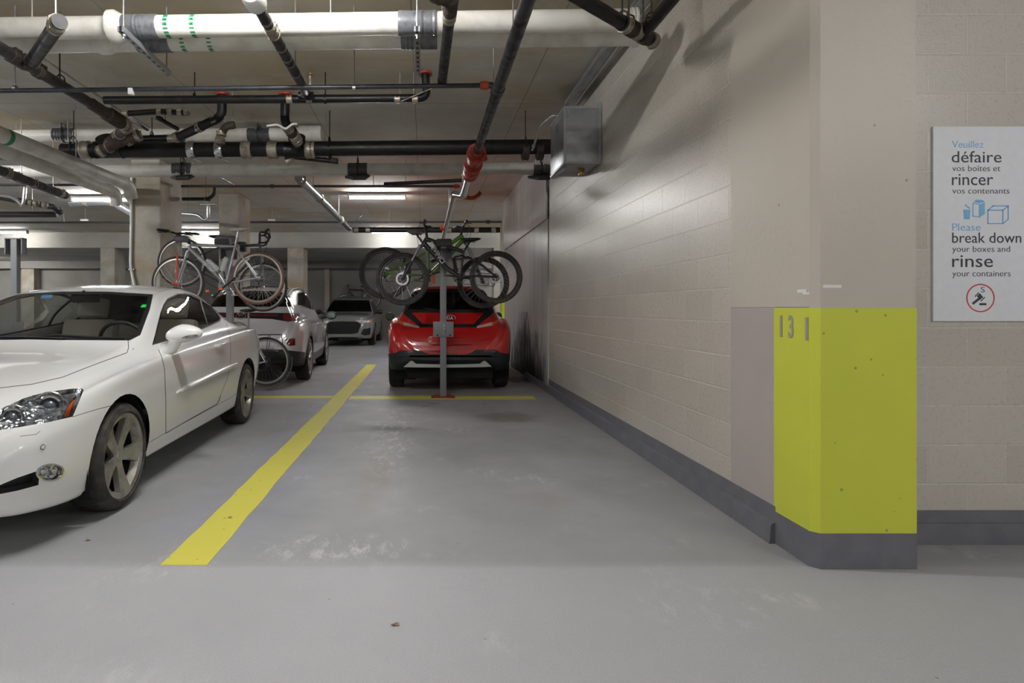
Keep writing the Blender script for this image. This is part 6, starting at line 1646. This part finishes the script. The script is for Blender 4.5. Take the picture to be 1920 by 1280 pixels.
for t in (('Veuillez', 1784.5, 277, 10, M_BLUEI, 59), ('d\u00e9faire', 1784, 304.5, 16, M_INK, 93, .0), ('vos bo\u00eetes et', 1785, 321, 8.5, M_INK, 90), ('rincer', 1784.5, 347, 17, M_INK, 77, .0), ('vos contenants', 1785, 363, 8.5, M_INK, 107),
          ('Please', 1785, 432.5, 10.5, M_BLUEI, 53), ('break down', 1785, 455, 14.5, M_INK, 129, .0), ('your boxes and', 1785, 472, 8.5, M_INK, 108), ('rinse', 1785, 500.5, 18, M_INK, 76, .0), ('your containers', 1785, 518, 8.5, M_INK, 109)): line(*t)
def shape(polys, mat, name, th=.0016):
    b = MB()
    for poly in polys:
        q = [P(x, y, ss) for x, y in poly]; n = len(q); b.add([p+V(0, -th, 0) for p in q]+q, [tuple(range(n)), tuple(range(2*n-1, n-1, -1))]+[(i, (i+1) % n, (i+1) % n+n, i+n) for i in range(n)])
    return b.build(name, mat, sg, smooth=0)
def stroke(pts, w, closed=False):
    out = []; n = len(pts)
    for i in range(n if closed else n-1):
        a, b_ = Vector(pts[i]), Vector(pts[(i+1) % n]); d = (b_-a).normalized()*w/2; nn = Vector((-d.y, d.x)); out.append([tuple(a-d+nn), tuple(b_+d+nn), tuple(b_+d-nn), tuple(a-d-nn)])
    return out
shape([[(1806, 393), (1819, 393), (1818, 411), (1807, 411)], [(1808, 384), (1810, 383), (1819, 390), (1817, 392)]], M_BLUEI, 'can_print')
shape(stroke([(1824, 381), (1836, 383), (1836, 407), (1824, 405)], 1.6, True)+[[(1837, 383), (1846, 379), (1846, 401), (1837, 407)], [(1825, 379), (1830, 374), (1842, 375), (1846, 378), (1837, 381)]], M_BLUEI, 'carton_print')
shape(stroke([(1852, 394), (1880, 394), (1880, 419), (1852, 419)], 2, True)+stroke([(1852, 394), (1862, 386), (1890, 386), (1880, 394)], 2)+stroke([(1890, 386), (1890, 411), (1880, 419)], 2), M_BLUEI, 'box_print')
cc = P(1838, 558.5, ss); b = MB(); rr = 26.5*DS/F; b.lathe([(rr, 0), (rr, .0016), (rr-.006, .0016), (rr-.006, 0)], Matrix.Translation(cc)@Matrix.Rotation(-math.pi/2, 4, 'Z'), 48, closed=True); b.build('red_ring', M_REDI, sg, smooth=0)
shape(stroke([(1825, 568), (1834, 561)], 4.5)+[[(1831, 555), (1837, 549.5), (1843, 557), (1837, 562)]]+stroke([(1828, 555.5), (1834.5, 549)], 1.8)+stroke([(1839, 564), (1845.5, 557.5)], 1.8)+[[(1836, 568), (1849, 568), (1849, 572), (1836, 572)]], M_INK, 'gavel_print')
line('S', 1838.5, 548, 8, M_INK, 7.5)
# leaves and bits on the floor
M_LEAF = simple('dry leaf', (150, 118, 84), .8)
rng = random.Random(3)
for (px, py, lab) in ((165, 1013, 'small dry leaf on the floor in front of the white convertible'), (431, 971, 'small dry leaf lying on the yellow bay line'), (741, 1172, 'dark crumpled leaf on the aisle floor, lowest of the litter')):
    D = H*F/(py-VY); q = V((px-VX)*D/F, D, .004); r = .016
    b = MB(); n = 9; ring_ = [q+V(r*math.cos(2*math.pi*i/n)*rng.uniform(.6, 1.2), r*.6*math.sin(2*math.pi*i/n)*rng.uniform(.6, 1.2), rng.uniform(-.002, .006)) for i in range(n)]
    b.add(ring_+[q+V(0, 0, .006)], [(i, (i+1) % n, n) for i in range(n)]); o = b.build('dry_leaf', M_LEAF); tag(o, lab, 'leaf')
# black hump behind the convertible: a low grey roof rack end seen over its roof
